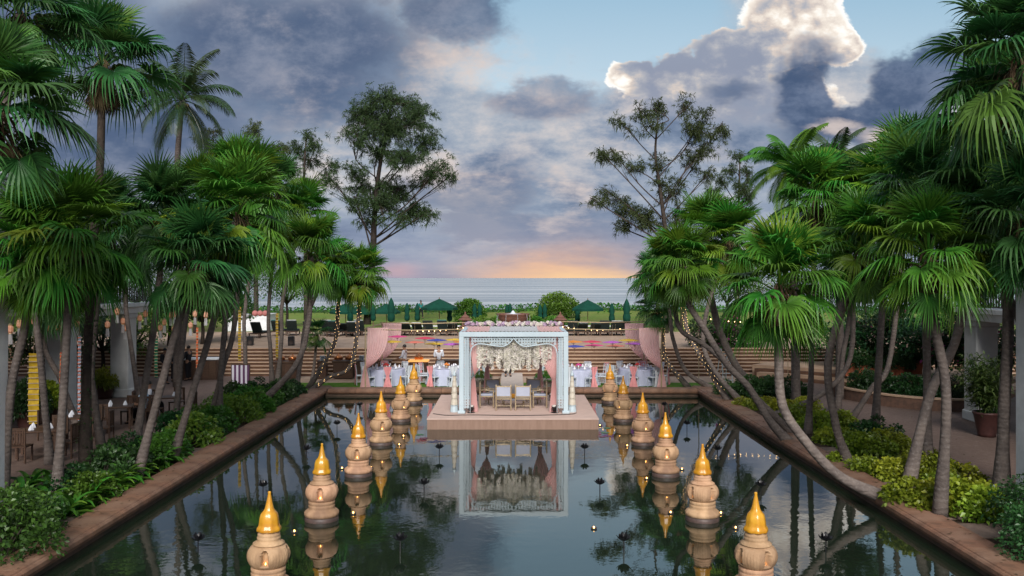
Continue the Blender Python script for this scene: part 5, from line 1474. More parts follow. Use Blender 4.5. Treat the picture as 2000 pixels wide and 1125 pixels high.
def person(loc, rz, label, shirt, trousers, pose='stand', s=1.0, group='people at the wedding', arms='down', sleeve='long'):
    root = empty('person', loc, rz, label, 'person', group); root.scale = (s, s, s)
    V = Vector
    if pose == 'sit': ph = .50
    else: ph = .92
    lean = .18 if pose == 'bend' else 0
    pel = V((0, 0, ph)); bel = V((0, -lean * .5, ph + .16)); che = V((0, -lean * 1.4, ph + .36)); nek = V((0, -lean * 2.1, ph + .53)); hed = V((0, -lean * 2.4 - .015, ph + .62)); top = V((0, -lean * 2.5 - .01, ph + .74))
    vs = [pel, bel, che, nek, hed, top]; ed = [(0, 1), (1, 2), (2, 3), (3, 4), (4, 5)]; rd = [(.13, .10), (.125, .095), (.15, .105), .052, (.075, .088), (.062, .075)]
    arm = {}; leg = {}
    for sx in (-1, 1):
        sh = che + V((sx * .175, 0, .10))
        if arms == 'front': el = sh + V((sx * .05, .02, -.27)); wr = el + V((-sx * .08, -.22, -.02)); hn = wr + V((-sx * .02, -.09, 0))
        elif arms == 'serve': el = sh + V((sx * .06, -.05, -.26)); wr = el + V((-sx * .04, -.20, -.10)); hn = wr + V((0, -.08, -.03))
        else: el = sh + V((sx * .07, .02, -.27)); wr = el + V((sx * .02, -.07, -.24)); hn = wr + V((0, -.02, -.09))
        arm[sx] = (sh, el, wr, hn)
        b0 = len(vs); vs += [sh, el, wr, hn]; rd += [.062, .046, .030, (.036, .020)]; ed += [(2, b0), (b0, b0 + 1), (b0 + 1, b0 + 2), (b0 + 2, b0 + 3)]
        dirn = (hn - wr).normalized(); sid = dirn.cross(V((sx, .2, .1))).normalized()
        for q in range(4):
            off = sid * ((q - 1.5) * .022); L = (.070, .082, .078, .062)[q]; k0 = len(vs)
            vs += [hn + dirn * .05 + off, hn + dirn * (.05 + L * .6) + off + V((-sx * .012, -.004, 0))]; rd += [.0095, .008]; ed += [(b0 + 3, k0), (k0, k0 + 1)]
        k0 = len(vs); vs += [wr + dirn * .05 + sid * .05, wr + dirn * .09 + sid * .065]; rd += [.011, .009]; ed += [(b0 + 3, k0), (k0, k0 + 1)]
        hp = pel + V((sx * .095, 0, -.03))
        if pose == 'sit': kn = hp + V((sx * .04, -.42, .02)); an = V((kn.x, kn.y - .02, .08)); to = an + V((0, -.16, -.05))
        elif pose == 'walk': kn = hp + V((0, -.10 * sx - .02, -.40)); an = V((hp.x, .20 * -sx, .09)); to = an + V((0, -.16, -.045))
        else: kn = hp + V((sx * .01, -.02, -.40)); an = V((hp.x + sx * .015, .02, .08)); to = an + V((sx * .03, -.16, -.045))
        leg[sx] = (hp, kn, an, to)
        b0 = len(vs); vs += [hp, kn, an, to]; rd += [.085, .058, .040, (.042, .028)]; ed += [(0, b0), (b0, b0 + 1), (b0 + 1, b0 + 2), (b0 + 2, b0 + 3)]
    skin('body', vs, ed, rd, m_skin, root)
    vs = [pel + V((0, 0, -.06)), bel, che, nek - V((0, 0, .055))]; ed = [(0, 1), (1, 2), (2, 3)]; rd = [(.155, .122), (.148, .118), (.170, .126), (.075, .072)]
    for sx in (-1, 1):
        sh, el, wr, hn = arm[sx]; b0 = len(vs); e2 = wr.lerp(el, .12) if sleeve == 'long' else el
        vs += [sh, el, e2] if sleeve == 'long' else [sh, sh.lerp(el, .85)]; rd += [.078, .060, .046] if sleeve == 'long' else [.078, .066]; ed += [(2, b0), (b0, b0 + 1)] + ([(b0 + 1, b0 + 2)] if sleeve == 'long' else [])
    skin('shirt', vs, ed, rd, shirt, root)
    vs = [pel + V((0, 0, .05)), pel + V((0, 0, -.03))]; ed = [(0, 1)]; rd = [(.150, .118), (.15, .12)]
    for sx in (-1, 1):
        hp, kn, an, to = leg[sx]; b0 = len(vs); vs += [hp, kn, an + V((0, 0, .03))]; rd += [.102, .076, .062]; ed += [(1, b0), (b0, b0 + 1), (b0 + 1, b0 + 2)]
    skin('trousers', vs, ed, rd, trousers, root)
    for sx in (-1, 1):
        an, to = leg[sx][2], leg[sx][3]; mb = MB(); mb.ball((an + to) / 2 + V((0, .0, -.03)), .10, 8, 5, sz=(.5, 1.35, .42)); mb.build('shoe', m_suit, root, True)
    mb = MB(); mb.ball(top - V((0, -.018, .035)), .098, 12, 8, sz=(.86, 1.0, .92)); mb.build('hair', m_hair, root, True)
    mb = MB(); mb.ball(hed + V((0, -.092, .03)), .018, 6, 4, sz=(.7, 1, 1.4)); mb.build('nose', m_skin, root, True)
    for sx in (-1, 1):
        mb = MB(); mb.ball(hed + V((sx * .032, -.080, .055)), .011, 6, 4); mb.build('eye', m_hair, root, True)
        mb = MB(); mb.ball(hed + V((sx * .080, .0, .03)), .024, 6, 4, sz=(.4, .7, 1.2)); mb.build('ear', m_skin, root, True)
    return root
def at_px(px, d_): return (px - 1000) * d_ / F
person((at_px(790, 43.2), 43.2, .2), -PI / 2 - .2, 'waiter in white shirt and black trousers standing sideways by the buffet', m_shirt_w, m_suit, arms='serve')
person((at_px(857, 43.4), 43.4, .2), .1, 'waiter in white shirt facing the pool with hands joined', m_shirt_w, m_suit, arms='front')
person((at_px(992, 42.6), 42.6, .386), .2, 'person in black suit standing on the aisle behind the canopy', m_suit, m_suit)
person((at_px(934, 42.0), 42.0, .2), -PI / 2 + .3, 'person in dark top and pale blue trousers bending beside the aisle', m_suit, m_tro_b, pose='bend', arms='serve')
person((at_px(822, 82), 82, 1.4), .6, 'person in teal shirt walking on the lawn between umbrellas', m_teal_s, m_suit, pose='walk', sleeve='short')

# ------------------------------------------------------------------ buffet stations in front of the steps
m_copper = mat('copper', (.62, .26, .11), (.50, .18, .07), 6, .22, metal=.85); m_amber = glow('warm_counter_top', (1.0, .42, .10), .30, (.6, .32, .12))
def buffet(x, y, L, rz, label, dishes=2, lit=False):
    root = empty('buffet_counter', (x, y, .2), rz, label, 'counter', 'wooden buffet counters by the steps')
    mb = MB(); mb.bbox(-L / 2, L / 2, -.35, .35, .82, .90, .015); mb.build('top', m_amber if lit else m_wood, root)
    mb = MB(); mb.bbox(-L / 2 + .06, L / 2 - .06, -.31, .31, .04, .819, .01); fr = mb.build('cabinet', m_wood, root)
    n = max(2, int(L / .45))
    for i in range(n):
        xa = -L / 2 + .10 + (L - .2) * i / n; mb = MB(); mb.bbox(xa + .02, xa + (L - .2) / n - .02, -.325, -.311, .12, .76, .006); mb.build('panel', m_wood, fr)
    for i in range(dishes):
        xa = x + (-L / 2 + L * (i + .5) / dishes)
        o = empty('chafing_dish', (xa, y, 1.1), rz, f"copper chafing dish on the {label.replace('wooden buffet ', '').replace('buffet ', '')}{', ' + ORD[i] if dishes > 1 else ''}", 'serving dish', 'copper chafing dishes')
        mb = MB(); mb.lathe([(.20, .04), (.22, .06), (.22, .12), (.23, .13)], 18); mb.build('pan', m_copper, o, True)
        mb = MB(); mb.lathe([(.23, .132), (.20, .20), (.12, .27), (.03, .30), (.02, .32), (.035, .35), (.01, .37)], 18); mb.build('lid', m_copper, o, True)
        mb = MB()
        for q in range(4): a = q * PI / 2 + .7; mb.tube([(.19 * math.cos(a), .19 * math.sin(a), 0), (.19 * math.cos(a), .19 * math.sin(a), .06)], .012, 5)
        mb.build('feet', m_copper, o)
buffet(at_px(672, 43.3), 43.3, 1.1, 0, 'wooden buffet counter near the lit palm trunks')
buffet(at_px(740, 43.5), 43.5, 1.3, 0, 'wooden buffet counter behind the left drape', 1)
buffet(at_px(818, 43.6), 43.6, 1.0, .0, 'buffet counter with glowing top between the two waiters', 1, True)
buffet(at_px(890, 43.7), 43.7, 1.5, 0, 'long dark buffet counter left of the canopy', 0)
buffet(at_px(560, 43.0), 43.0, 1.2, 0, 'wooden buffet counter seen between the left palm trunks', 2)
plst = MB()
for i in range(14): plst.lathe([(.08, i * .017), (.135, i * .017 + .010), (.13, i * .017 + .014)], 14)
for i, (px, d_) in enumerate(((630, 43.2), (706, 43.3))):
    root = empty('plate_stand', (at_px(px, d_), d_, .2), 0, f"dark stand carrying a stack of white plates, {'left' if i == 0 else 'right'} one", 'stand', 'plate stands at the buffet')
    mb = MB(); mb.bbox(-.22, .22, -.22, .22, 0, .86, .02); mb.build('body', m_wood, root); mb = MB(); mb.bbox(-.25, .25, -.25, .25, .86, .90, .01); mb.build('top', m_wood, root)
    me = plst.mesh('plates', m_chairw)
    ps = empty('plate_stack', (at_px(px, d_), d_, 1.1), 0, f"stack of white plates on the {'left' if i == 0 else 'right'} plate stand", 'plates', 'plate stacks at the buffet'); tag(link('plates', me, ps), kind='stuff')
# striped screen between left trunks
m_str1 = mat('white_stripe', (.6, .58, .66), rough=.8); m_str2 = mat('plum_stripe', (.10, .04, .10), rough=.8)
root = empty('striped_screen', (at_px(470, 40), 40, .2), 0, 'plum and white striped screen between the left palm trunks', 'screen')
for i in range(8):
    mb = MB(); mb.box(-.4 + i * .1, -.4 + (i + 1) * .1 - .004, -.012, .012, .05, 1.0); mb.build('stripe', m_str2 if i % 2 else m_str1, root)
mb = MB(); mb.box(-.44, .44, -.02, .02, 1.0, 1.05); mb.box(-.44, -.40, -.02, .02, 0, 1.0); mb.box(.40, .44, -.02, .02, 0, 1.0); mb.build('frame', m_wood, root)
# white step ladder on the right
root = empty('step_ladder', (at_px(1415, 40.2), 40.2, .2), .3, 'white step ladder standing among the right palm trunks', 'ladder')
for sx in (-1, 1):
    for (ya, yb) in ((-.35, -.03), (.35, .03)): mb = MB(); mb.tube([(sx * .26, ya, 0), (sx * .18, yb, 1.75)], .02, 6); mb.build('rail', m_chairw, root)
for i in range(5):
    z = .3 + i * .3; w_ = .26 - .045 * i / 4; mb = MB(); mb.box(-w_, w_, -.35 + .18 * z - .03, -.35 + .18 * z + .04, z, z + .025); mb.build('rung', m_chairw, root)
mb = MB(); mb.tube([(-.25, .30, .2), (.20, .08, 1.4)], .012, 5); mb.tube([(.25, .30, .2), (-.20, .08, 1.4)], .012, 5); mb.build('brace', m_chairw, root)
# loudspeakers on the terrace
for i, (px, d_) in enumerate(((489, 49), (569, 49))):
    root = empty('loudspeaker', (at_px(px, d_), d_, 1.4), .1, f"black loudspeaker on the terrace, {'left' if i == 0 else 'right'} one", 'loudspeaker', 'loudspeakers on the terrace')
    mb = MB(); mb.bbox(-.17, .17, -.17, .17, 0, .52, .02); mb.build('cabinet', m_black, root)
    mb = MB(); mb.lathe([(.12, 0), (.12, .01), (.03, .004)], 14); c_ = mb.build('cone', m_rail, root, loc=(0, -.172, .18)); c_.rotation_euler.x = PI / 2
# white poolside pavilion with pink balloons
root = empty('garden_wall', (at_px(498, 63), 63, 1.4), 0, 'low white garden wall seen between the left palm trunks', 'wall')
mb = MB(); mb.bbox(-1.6, 1.2, -1.2, 1.2, 0, 1.15, .03); mb.build('wall', m_white, root)
mb = MB(); mb.bbox(-1.66, 1.26, -1.26, 1.26, 1.151, 1.22, .02); mb.build('coping', m_white, root)
for i, px in enumerate((498, 508, 518)):
    p = Pd(px, 612, 50); root = empty('paper_globe', p, 0, f'round pink paper globe hanging on the left, {ORD[i]} of three', 'lantern', 'pink paper globes')
    mb = MB(); mb.ball((0, 0, 0), .17, 14, 8); mb.build('globe', mat('pink_paper', (.75, .30, .28), rough=.8, transl=.3), root, True)
    mb = MB(); mb.tube([(0, 0, .17), (0, 0, .8)], .005, 3); mb.build('string', m_bamboo, root)

# ------------------------------------------------------------------ left dining terrace
m_lant = mat('lantern_paper', (.74, .44, .31), (.66, .30, .20), 12, .7, emis=((1.0, .38, .14), .03)); m_tail = mat('lantern_tail', (.82, .80, .80), rough=.8, transl=.4)
def lantern_meshes():
    b_ = MB(); b_.lathe([(.05, .17), (.13, .10), (.14, 0), (.13, -.10), (.06, -.17)], 8)
    c_ = MB(); c_.lathe([(.085, .17), (.09, .20), (.03, .24)], 8); c_.lathe([(.09, -.17), (.10, -.20), (.05, -.21)], 8)
    t_ = MB()
    for i in range(8):
        a = i * PI / 4; x, y = .075 * math.cos(a), .075 * math.sin(a); q = .022
        t_.add([(x - q * math.sin(a), y + q * math.cos(a), -.2), (x + q * math.sin(a), y - q * math.cos(a), -.2), (x * 1.35 + q * math.sin(a), y * 1.35 - q * math.cos(a), -.62), (x * 1.35 - q * math.sin(a), y * 1.35 + q * math.cos(a), -.62)], [(0, 1, 2, 3)])
    return b_.mesh('paper_body', m_lant), c_.mesh('rim', m_gild), t_.mesh('paper_tail', m_tail)
LM = lantern_meshes()
lan = [(20, 643), (38, 632), (112, 637), (150, 630), (185, 627), (185, 640), (210, 634), (229, 608), (240, 627), (244, 640), (273, 621), (284, 613), (313, 640), (321, 629), (334, 615), (341, 613), (340, 643), (372, 635), (381, 613), (402, 615), (90, 640), (68, 628)]
for i, (px, py) in enumerate(sorted(lan)):
    d_ = min(38.0, 15.5 * F / (1000 - px)) ; p = Pd(px, py, d_)
    o = empty('paper_lantern', p, i, f'orange paper lantern with white tails on the left, {ORD[i]} from the left', 'lantern', 'paper lanterns hung along the left colonnade'); o.scale = (.7, .7, .75)
    for nm, me in zip(('paper_body', 'rim', 'paper_tail'), LM): link(nm, me, o)
    mb = MB(); mb.tube([(0, 0, .23), (0, 0, max(.3, 3.72 - p.z))], .005, 3); mb.build('cord', m_bamboo, o)
# cloth streamers
def streamer(px, y0, y1, d_, wd, m, name, label, seg=.12, m2=None):
    a = Pd(px, y0, d_); b_ = Pd(px, y1, d_); L = a.z - b_.z
    root = empty('cloth_streamer', a, .2, label, 'banner', 'hanging cloth streamers on the left')
    n = max(3, int(L / seg))
    mb = MB(); mb.grid(lambda u, v: ((u - .5) * wd, .03 * math.sin(v * 6 + 1) + .02 * math.sin(v * n * PI), -L * v), 4, n * 3); mb.build('cloth', m, root)
    for i in range(n):
        mb = MB(); mb.box(-wd * .56, wd * .56, -.05, -.035, -L * (i + .5) / n - .014, -L * (i + .5) / n + .014); mb.build('cross_bar', m2 or m_bamboo, root)
    mb = MB(); mb.tube([(0, 0, 0), (0, 0, max(.05, 3.9 - a.z))], .006, 3); mb.build('cord', m_bamboo, root)
m_yel = mat('yellow_cloth', (.66, .44, .03), (.50, .32, .02), 6, .8, transl=.2); m_ora = mat('orange_cloth', (.72, .15, .05), rough=.8); m_blu = mat('pale_blue_cloth', (.45, .52, .62), rough=.8); m_gre = mat('green_cloth', (.02, .16, .08), rough=.8)
streamer(66, 690, 828, 27.0, .30, m_yel, 'yellow', 'broad yellow cloth streamer hanging at the far left', .16)
streamer(119, 688, 792, 28.0, .07, m_ora, 'orange', 'thin orange streamer beside the left columns')
streamer(155, 656, 822, 28.5, .09, m_blu, 'blue', 'narrow pale blue streamer beside the left columns', m2=m_ora)
streamer(385, 640, 738, 36.0, .08, m_ora, 'orange', 'thin orange streamer near the bar behind the left palms')
streamer(305, 662, 738, 35.0, .12, m_gre, 'green', 'dark green streamer between the left palm trunks')
streamer(468, 600, 705, 38.0, .12, m_yel, 'yellow', 'narrow yellow streamer with bars, left of its twin by the steps')
streamer(541, 612, 700, 39.0, .11, m_yel, 'yellow', 'narrow yellow streamer with bars nearest the steps')
def dining_table(px, py, label, n=4):
    p = P(px, py, .2); root = empty('dining_table', p, .3, label, 'table', 'dark wooden dining tables on the left terrace')
    mb = MB(); mb.bbox(-.55, .55, -.40, .40, .70, .75, .012); mb.build('tabletop', m_wood, root)
    for sx in (-1, 1):
        for sy in (-1, 1): mb = MB(); mb.box(sx * .48 - .03, sx * .48 + .03, sy * .33 - .03, sy * .33 + .03, 0, .70); mb.build('leg', m_wood, root)
    return p
slat = MB().box(-.015, .015, -.01, .01, .48, .88).mesh('slat', m_wood)
def wood_chair(x, y, rz, label):
    root = empty('wooden_chair', (x, y, .2), rz, label, 'chair', 'slatted wooden chairs on the left terrace')
    mb = MB(); mb.bbox(-.22, .22, -.22, .22, .42, .46, .01); mb.build('seat', m_wood, root)
    for sx in (-1, 1):
        mb = MB(); mb.box(sx * .19 - .02, sx * .19 + .02, -.21, -.17, 0, .42); mb.build('leg', m_wood, root)
        mb = MB(); mb.box(sx * .19 - .02, sx * .19 + .02, .18, .22, 0, .92); mb.build('leg', m_wood, root)
    mb = MB(); mb.box(-.17, .17, .19, .21, .50, .54); mb.build('back_rail', m_wood, root); mb = MB(); mb.box(-.21, .21, .185, .215, .88, .95); bo = mb.build('back_rail', m_wood, root)
    for i in range(5): link('slat', slat, bo, (-.14 + i * .07, .20, 0))
DT = [(75, 890, 'nearest'), (150, 860, 'second nearest'), (225, 836, 'third nearest'), (322, 815, 'farthest')]
for i, (px, py, nm) in enumerate(DT):
    p = dining_table(px, py, f'dark wooden dining table on the left terrace, {nm}')
    for q in range(3):
        a = .3 + q * 2.1; tag(link('napkin', nap, None, (p.x + .32 * math.cos(a), p.y + .25 * math.sin(a), .951), sc=(1.3, 1.3, 1.0)), f'white folded napkin on the {nm} wooden dining table, {ORD[q]} of three', 'napkin', f'napkins on the {nm} wooden table')
    for q, (dx_, dy_, rz) in enumerate(((.95, -.2, -PI / 2), (-.95, .1, PI / 2), (.1, .85, 0), (0, -.85, PI))):
        if i == 2 and q == 0: continue
        wood_chair(p.x + dx_, p.y + dy_, rz + random.uniform(-.2, .2), f"slatted wooden chair {['right of', 'left of', 'behind', 'in front of'][q]} the {nm} wooden dining table")
p = P(232, 836, .2)
wood_chair(p.x + .45, p.y + .9, -2.6, 'slatted wooden chair under the guest in blue'); person((p.x + .45, p.y + .88, .2), -2.6 + .8, 'seated guest in pale blue patterned shirt at a wooden table', m_shirt_b, m_suit, 'sit', arms='front', sleeve='short')
p = P(300, 812, .2)
wood_chair(p.x - .1, p.y - .15, .2, 'slatted wooden chair under the guest in white'); person((p.x - .1, p.y - .15, .2), .2 + PI * .6, 'seated guest in white shirt on the left terrace', m_shirt_w, m_suit, 'sit', arms='front')
for i, (px, d_) in enumerate(((322, 41), (340, 42), (368, 42.5))):
    person((at_px(px, d_), d_, .2), 1.0 + i * 1.7, f"standing guest in dark clothes near the bar, {['leftmost', 'middle', 'rightmost'][i]} of three", m_suit, m_suit, arms='serve')
# bar with white lattice front
root = empty('drinks_bar', (at_px(385, 43), 43, .2), .1, 'drinks bar with dark wood front behind the left palms', 'bar')
mb = MB(); mb.bbox(-1.1, 1.1, -.4, .4, .98, 1.06, .01); mb.build('counter_top', m_white, root); mb = MB(); mb.bbox(-1.0, 1.0, -.33, .33, 0, .978, .01); fr = mb.build('front', m_wood, root)
for i in range(6): mb = MB(); mb.bbox(-.96 + i * .325, -.96 + i * .325 + .29, -.345, -.331, .1, .9, .006); mb.build('panel', m_wood, fr)
# pots and plants
m_tc = mat('orange_terracotta', (.52, .16, .075), (.42, .12, .06), 4, .75, bump=.2); m_pot = mat('dark_pot', (.075, .030, .026), (.05, .022, .02), 5, .5)
def pot_plant(x, y, r, h, label, kind, ps, pm, z=.2, square=False, group='potted plants'):
    root = empty('potted_plant', (x, y, z), .4, label, 'potted plant', group)
    mb = MB(); n = 4 if square else 20
    mb.lathe([(r * .72, 0), (r * .76, h * .3), (r * .97, h * .93), (r * 1.05, h * .93), (r * 1.05, h), (r * .9, h), (r * .85, h * .9)], n); mb.build('pot', pm, root, not square)
    tag(link('foliage', random.choice(SH[kind]), root, (0, 0, h * .85), sc=ps), kind='stuff')
for px, py, r, h, lb_, kind, ps in ((205, 778, .38, .55, 'yellow-leaved potted plant beside a left column', 'yellow', (.9, .9, 1.4)), (55, 840, .40, .6, 'potted plant with dark leaves at the far left', 'dark', (1.1, 1.1, 1.7)), (95, 820, .36, .5, 'potted plant with yellow-green leaves behind the yellow streamer', 'yellow', (1, 1, 1.5))):
    p = P(px, py, .2); pot_plant(p.x, p.y, r, h, lb_, kind, ps, m_pot)

# ------------------------------------------------------------------ right side terrace
def bamboo_mesh():
    rg = random.Random(4); mb = MB(); at = []; st_ = MB()
    for i in range(34):
        a = rg.uniform(0, 6.28); q = rg.uniform(.02, .22); L = rg.uniform(1.2, 1.95); ln = rg.uniform(.1, .5)
        pts = [Vector((q * math.cos(a), q * math.sin(a), 0)) + Vector((math.cos(a) * ln * t * t, math.sin(a) * ln * t * t, L * t)) for t in (0, .35, .7, 1)]
        st_.tube(pts, [.012, .010, .007, .004], 4)
        for j in range(75):
            t = rg.uniform(.18, 1); p = pts[0].lerp(pts[-1], t) + Vector((rg.gauss(0, .07), rg.gauss(0, .07), rg.gauss(0, .05))); d_ = Vector((rg.gauss(0, 1), rg.gauss(0, 1), rg.gauss(-.2, .5))).normalized() * rg.uniform(.14, .26); sd_ = frame(d_)[0] * .024
            mb.add([p, p + d_ * .4 + sd_, p + d_ + Vector((0, 0, -.04)), p + d_ * .4 - sd_], [(0, 1, 2, 3)]); at += [rg.random()] * 4
    mb.att = at
    return mb.mesh('foliage', m_bambo), st_.mesh('canes', m_bambo)
bm, bs = bamboo_mesh()
root = empty('potted_bamboo', (15.0, 27.5, .2), 0, 'tall bushy bamboo in a dark pot near the right edge', 'potted plant')
mb = MB(); mb.lathe([(.25, 0), (.27, .1), (.39, .70), (.42, .72), (.42, .78), (.36, .78), (.33, .7)], 22); mb.build('pot', m_pot, root, True)
tag(link('foliage', bm, root, (0, 0, .7), sc=(1.25, 1.25, 1.0)), kind='stuff'); link('canes', bs, root, (0, 0, .7), sc=(1.25, 1.25, 1))
# curved flight of low steps with terracotta planters
rs = empty('curved_steps', (16, 38, .2), 0, 'low curved stone steps behind the right palms', 'steps'); og = tuple(rs.location)
for i in range(4):
    mb = MB(); n = 16; pts0 = []; pts1 = []
    for q in range(n + 1):
        t = q / n; x = 12.2 + 7.5 * t; y = 43.0 - 8.0 * t ** 1.3 + i * .40; pts0.append((x, y)); pts1.append((x + 3.2, y + 3.6))
    z0, z1 = .19, .2 + .15 * (i + 1) + .001 * i
    vs = [(x, y, z) for z in (z0, z1) for pts in (pts0, pts1) for x, y in pts]; N = n + 1
    fs = []
    for q in range(n):
        fs += [(q, q + 1, 2 * N + q + 1, 2 * N + q), (2 * N + q, 2 * N + q + 1, 3 * N + q + 1, 3 * N + q), (N + q + 1, N + q, 3 * N + q, 3 * N + q + 1)]
    fs += [(0, 2 * N, 3 * N, N), (n, N + n, 3 * N + n, 2 * N + n)]
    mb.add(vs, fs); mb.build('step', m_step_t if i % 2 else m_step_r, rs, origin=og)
for i, (px, py, z, s) in enumerate(((1660, 734, .65, 1), (1681, 741, .50, 1.1), (1722, 728, .65, 1), (1706, 722, .8, 1), (1753, 745, .50, 1.15), (1775, 735, .65, 1), (1792, 730, .8, 1), (1895, 720, .8, 1.2))):
    p = P(px, py, z); pot_plant(p.x, p.y, .36 * s, .62 * s, f'orange terracotta planter with dark shrub on the right, {ORD[i]} from the left', 'dark', (1.0 * s, 1.0 * s, 1.1), m_tc, z, True, 'terracotta planters on the right steps')
root = empty('low_wall', (16, 33, .2), 0, 'low curved brick wall in front of a hedge on the right', 'wall'); og = tuple(root.location)
mb = MB(); pts = [(13.4, 37.3), (13.9, 35.3), (14.8, 33.6), (16.2, 32.6), (18.5, 32.3)]; cv = bez([(x, y, 0) for x, y in pts], 5)
for i in range(len(cv) - 1):
    a, b_ = cv[i], cv[i + 1]; t = (b_ - a).normalized(); nn = Vector((-t.y, t.x, 0)) * .2
    mb.add([a + Vector((0, 0, .2)), b_ + Vector((0, 0, .2)), b_ + nn + Vector((0, 0, .2)), a + nn + Vector((0, 0, .2)), a + Vector((0, 0, .62)), b_ + Vector((0, 0, .62)), b_ + nn + Vector((0, 0, .62)), a + nn + Vector((0, 0, .62))], [(0, 1, 5, 4), (3, 7, 6, 2), (4, 5, 6, 7)])
mb.build('brickwork', m_brickwall, root, origin=og)
mb = MB()
for i in range(len(cv) - 1):
    a, b_ = cv[i], cv[i + 1]; t = (b_ - a).normalized(); nn = Vector((-t.y, t.x, 0)); z = Vector((0, 0, .622)); z2 = Vector((0, 0, .68)); e = nn * .24; f_ = nn * -.04
    mb.add([a + f_ + z, b_ + f_ + z, b_ + e + z, a + e + z, a + f_ + z2, b_ + f_ + z2, b_ + e + z2, a + e + z2], [(0, 1, 5, 4), (3, 7, 6, 2), (4, 5, 6, 7), (0, 3, 2, 1)])
mb.build('cap', m_step_t, root, origin=og)
for i, (x, y) in enumerate(((14.6, 36.2), (14.9, 35.2), (15.6, 34.4), (16.3, 33.9), (17.1, 33.6), (18.0, 33.4))): shrub('dark', x, y, 1.25, f'dark hedge shrub behind the low curved wall, {ORD[i]} from the left', 'hedge behind the low wall', .35, 1.2)
# broad-leaved garden trees in the background on both sides
def broad_tree(x, y, h, r, label, seed, flowers=False, z=.2, dark=True, group='broad-leaved garden trees'):
    rg = random.Random(seed); root = empty('garden_tree', (x, y, z), 0, label, 'tree', group)
    mb = MB(); mb.tube([(0, 0, -.1), (.05, 0, h * .25), (-.03, .05, h * .45)], [.13, .10, .08], 8)
    mb.build('trunk', m_bark_d, root, True)
    lm = MB(); cr = MB(); at = []; fb = MB(); fa = []
    for i in range(11):
        a = i * 2.4; q = r * rg.uniform(.35, .85); c_ = Vector((q * math.cos(a), q * math.sin(a), h * rg.uniform(.5, .92)))
        lm.tube([(0, 0, h * .40), c_ * .5 + Vector((0, 0, h * .25)), c_], [.06, .04, .015], 5)
        for j in range(330):
            d_ = Vector((rg.gauss(0, 1), rg.gauss(0, 1), rg.gauss(.2, .8))).normalized(); p = c_ + d_ * r * .42 * rg.uniform(.5, 1); l = rg.uniform(.12, .22); dr = (d_ + Vector((rg.gauss(0, .6), rg.gauss(0, .6), rg.gauss(-.2, .4)))).normalized() * l; sd_ = frame(dr)[0] * l * .32
            tgt, ta = (fb, fa) if flowers and rg.random() < .05 else (cr, at)
            tgt.add([p, p + dr * .5 + sd_, p + dr, p + dr * .5 - sd_], [(0, 1, 2, 3)]); ta += [rg.random()] * 4
    cr.att = at; fb.att = fa
    lm.build('limbs', m_bark_d, root, True); tag(cr.build('crown', m_shrub_d if dark else m_shrub_g, root), kind='stuff')
    if flowers: tag(fb.build('blossom', m_flower, root), kind='stuff')
for i, (px, d_, h, r, fl_) in enumerate(((1390, 48, 2.6, 1.5, True), (1450, 49, 2.8, 1.6, True), (1640, 44, 3.2, 1.9, False), (1705, 42, 3.4, 2.0, False), (1765, 41, 3.2, 1.9, True), (1830, 38, 3.4, 1.9, False), (1890, 37, 3.2, 1.8, True), (1945, 36, 3.4, 1.8, True))):
    broad_tree(at_px(px, d_), d_, h, r, f"dark leafy tree{' with magenta blossom' if fl_ else ''} behind the right palms, {ORD[i]} from the left", 60 + i, fl_)
for i, (px, d_, h, r) in enumerate(((560, 66, 4.5, 2.4), (470, 68, 5, 2.6), (380, 60, 4.5, 2.6), (300, 62, 5, 2.8), (200, 58, 5, 2.8), (110, 56, 5, 2.8), (20, 54, 5, 2.8), (1330, 66, 4, 2.0), (1420, 66, 4.5, 2.4), (1500, 64, 4.5, 2.6), (1590, 62, 5, 2.8), (1690, 60, 5, 2.8), (1800, 58, 5, 2.8), (1900, 56, 5, 3))):
    nm = f'leafy tree far behind the left palms, {ORD[6 - i]} from the left' if i < 7 else f'leafy tree far behind the right palms, {ORD[i - 7]} from the left'
    broad_tree(at_px(px, d_), d_, h, r, nm, 80 + i, False, 1.4, i % 3 > 0, 'trees far behind the palms')
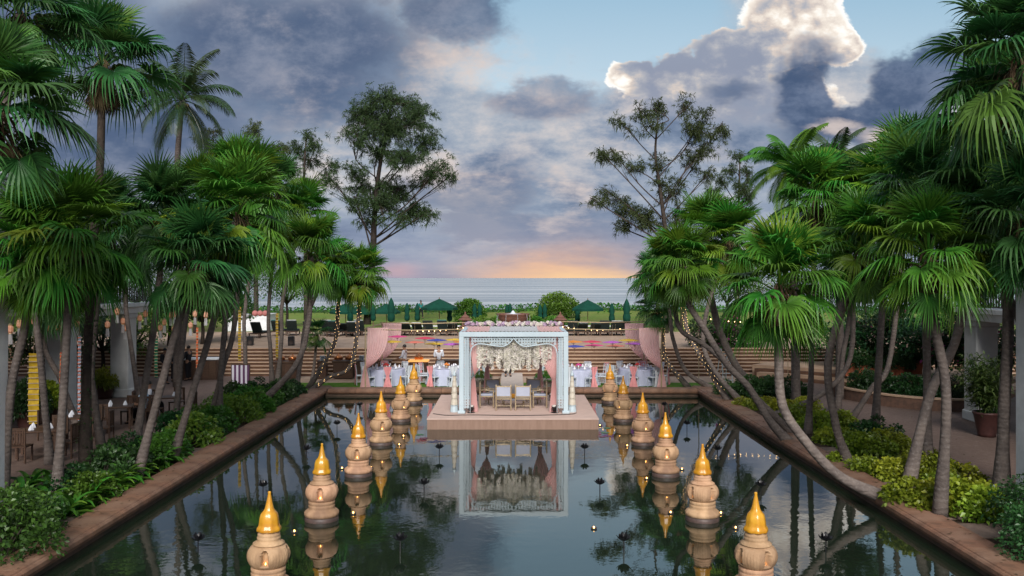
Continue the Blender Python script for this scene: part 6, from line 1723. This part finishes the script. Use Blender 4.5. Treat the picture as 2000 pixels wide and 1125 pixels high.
for i, (px, d_, h, r) in enumerate(((60, 41, 3.0, 1.8), (120, 45, 3.2, 2.0), (200, 44, 3.2, 1.9), (265, 47, 3.4, 2.0), (330, 49, 3.4, 2.0), (395, 50, 3.2, 1.9), (440, 53, 3.2, 1.7))):  # trees added to fill and darken the view past the left columns
    broad_tree(at_px(px, d_), d_, h, r, f'leafy tree added as dark backing behind the left colonnade, {ORD[i]} from the left', 120 + i, False, 1.4 if d_ > 47 else .2, i % 3 > 0, 'trees added behind the left colonnade')
# fallen leaves
rg = random.Random(15); mb = MB(); at = []
for i in range(700):
    sx = rg.choice((-1, 1)); x = sx * rg.choice((rg.uniform(8.25, 8.85), rg.uniform(8.9, 11.3), rg.uniform(11.3, 16))); y = rg.uniform(13, 38); z = .328 if abs(x) < 8.86 else (.218 if abs(x) < 11.3 else .203)
    a = rg.uniform(0, 6.28); l = rg.uniform(.04, .11); d_ = Vector((math.cos(a), math.sin(a), rg.uniform(0, .35))) * l; sd_ = Vector((-math.sin(a), math.cos(a), 0)) * l * .28; p = Vector((x, y, z + .004))
    mb.add([p, p + d_ * .5 + sd_, p + d_, p + d_ * .5 - sd_], [(0, 1, 2, 3)]); at += [rg.random()] * 4
mb.att = at; tag(mb.build('fallen_leaves', m_dead), 'dry fallen leaves scattered on coping and paving', 'leaves', kind='stuff')
# string of warm bulbs over the terrace
for i, (xa, xb, y, z) in enumerate(((-6.6, -2.2, 44.5, 2.75), (2.3, 6.7, 44.5, 2.8), (8.8, 13.0, 41.0, 3.4))):
    root = empty('light_string', (xa, y, z), 0, ['string of warm bulbs left of the canopy above the steps', 'string of warm bulbs right of the canopy above the steps', 'string of warm bulbs among the right palms'][i], 'light string', 'strings of warm bulbs')
    n = 15; L = xb - xa
    pts = [(L * q / n, 0, -.22 * math.sin(PI * q / n)) for q in range(n + 1)]
    mb = MB(); mb.tube(pts, .006, 3); mb.build('wire', m_black, root)
    bl = MB().ball((0, 0, -.05), .024, 6, 4).mesh('bulb', m_bulb)
    for q in range(1, n): link('bulb', bl, root, pts[q])
    for e_ in (0, 1):
        mb = MB(); mb.tube([(L * e_, 0, 0), (L * e_, 0, -z + .2)], .02, 5); mb.build('post', m_bamboo, root)
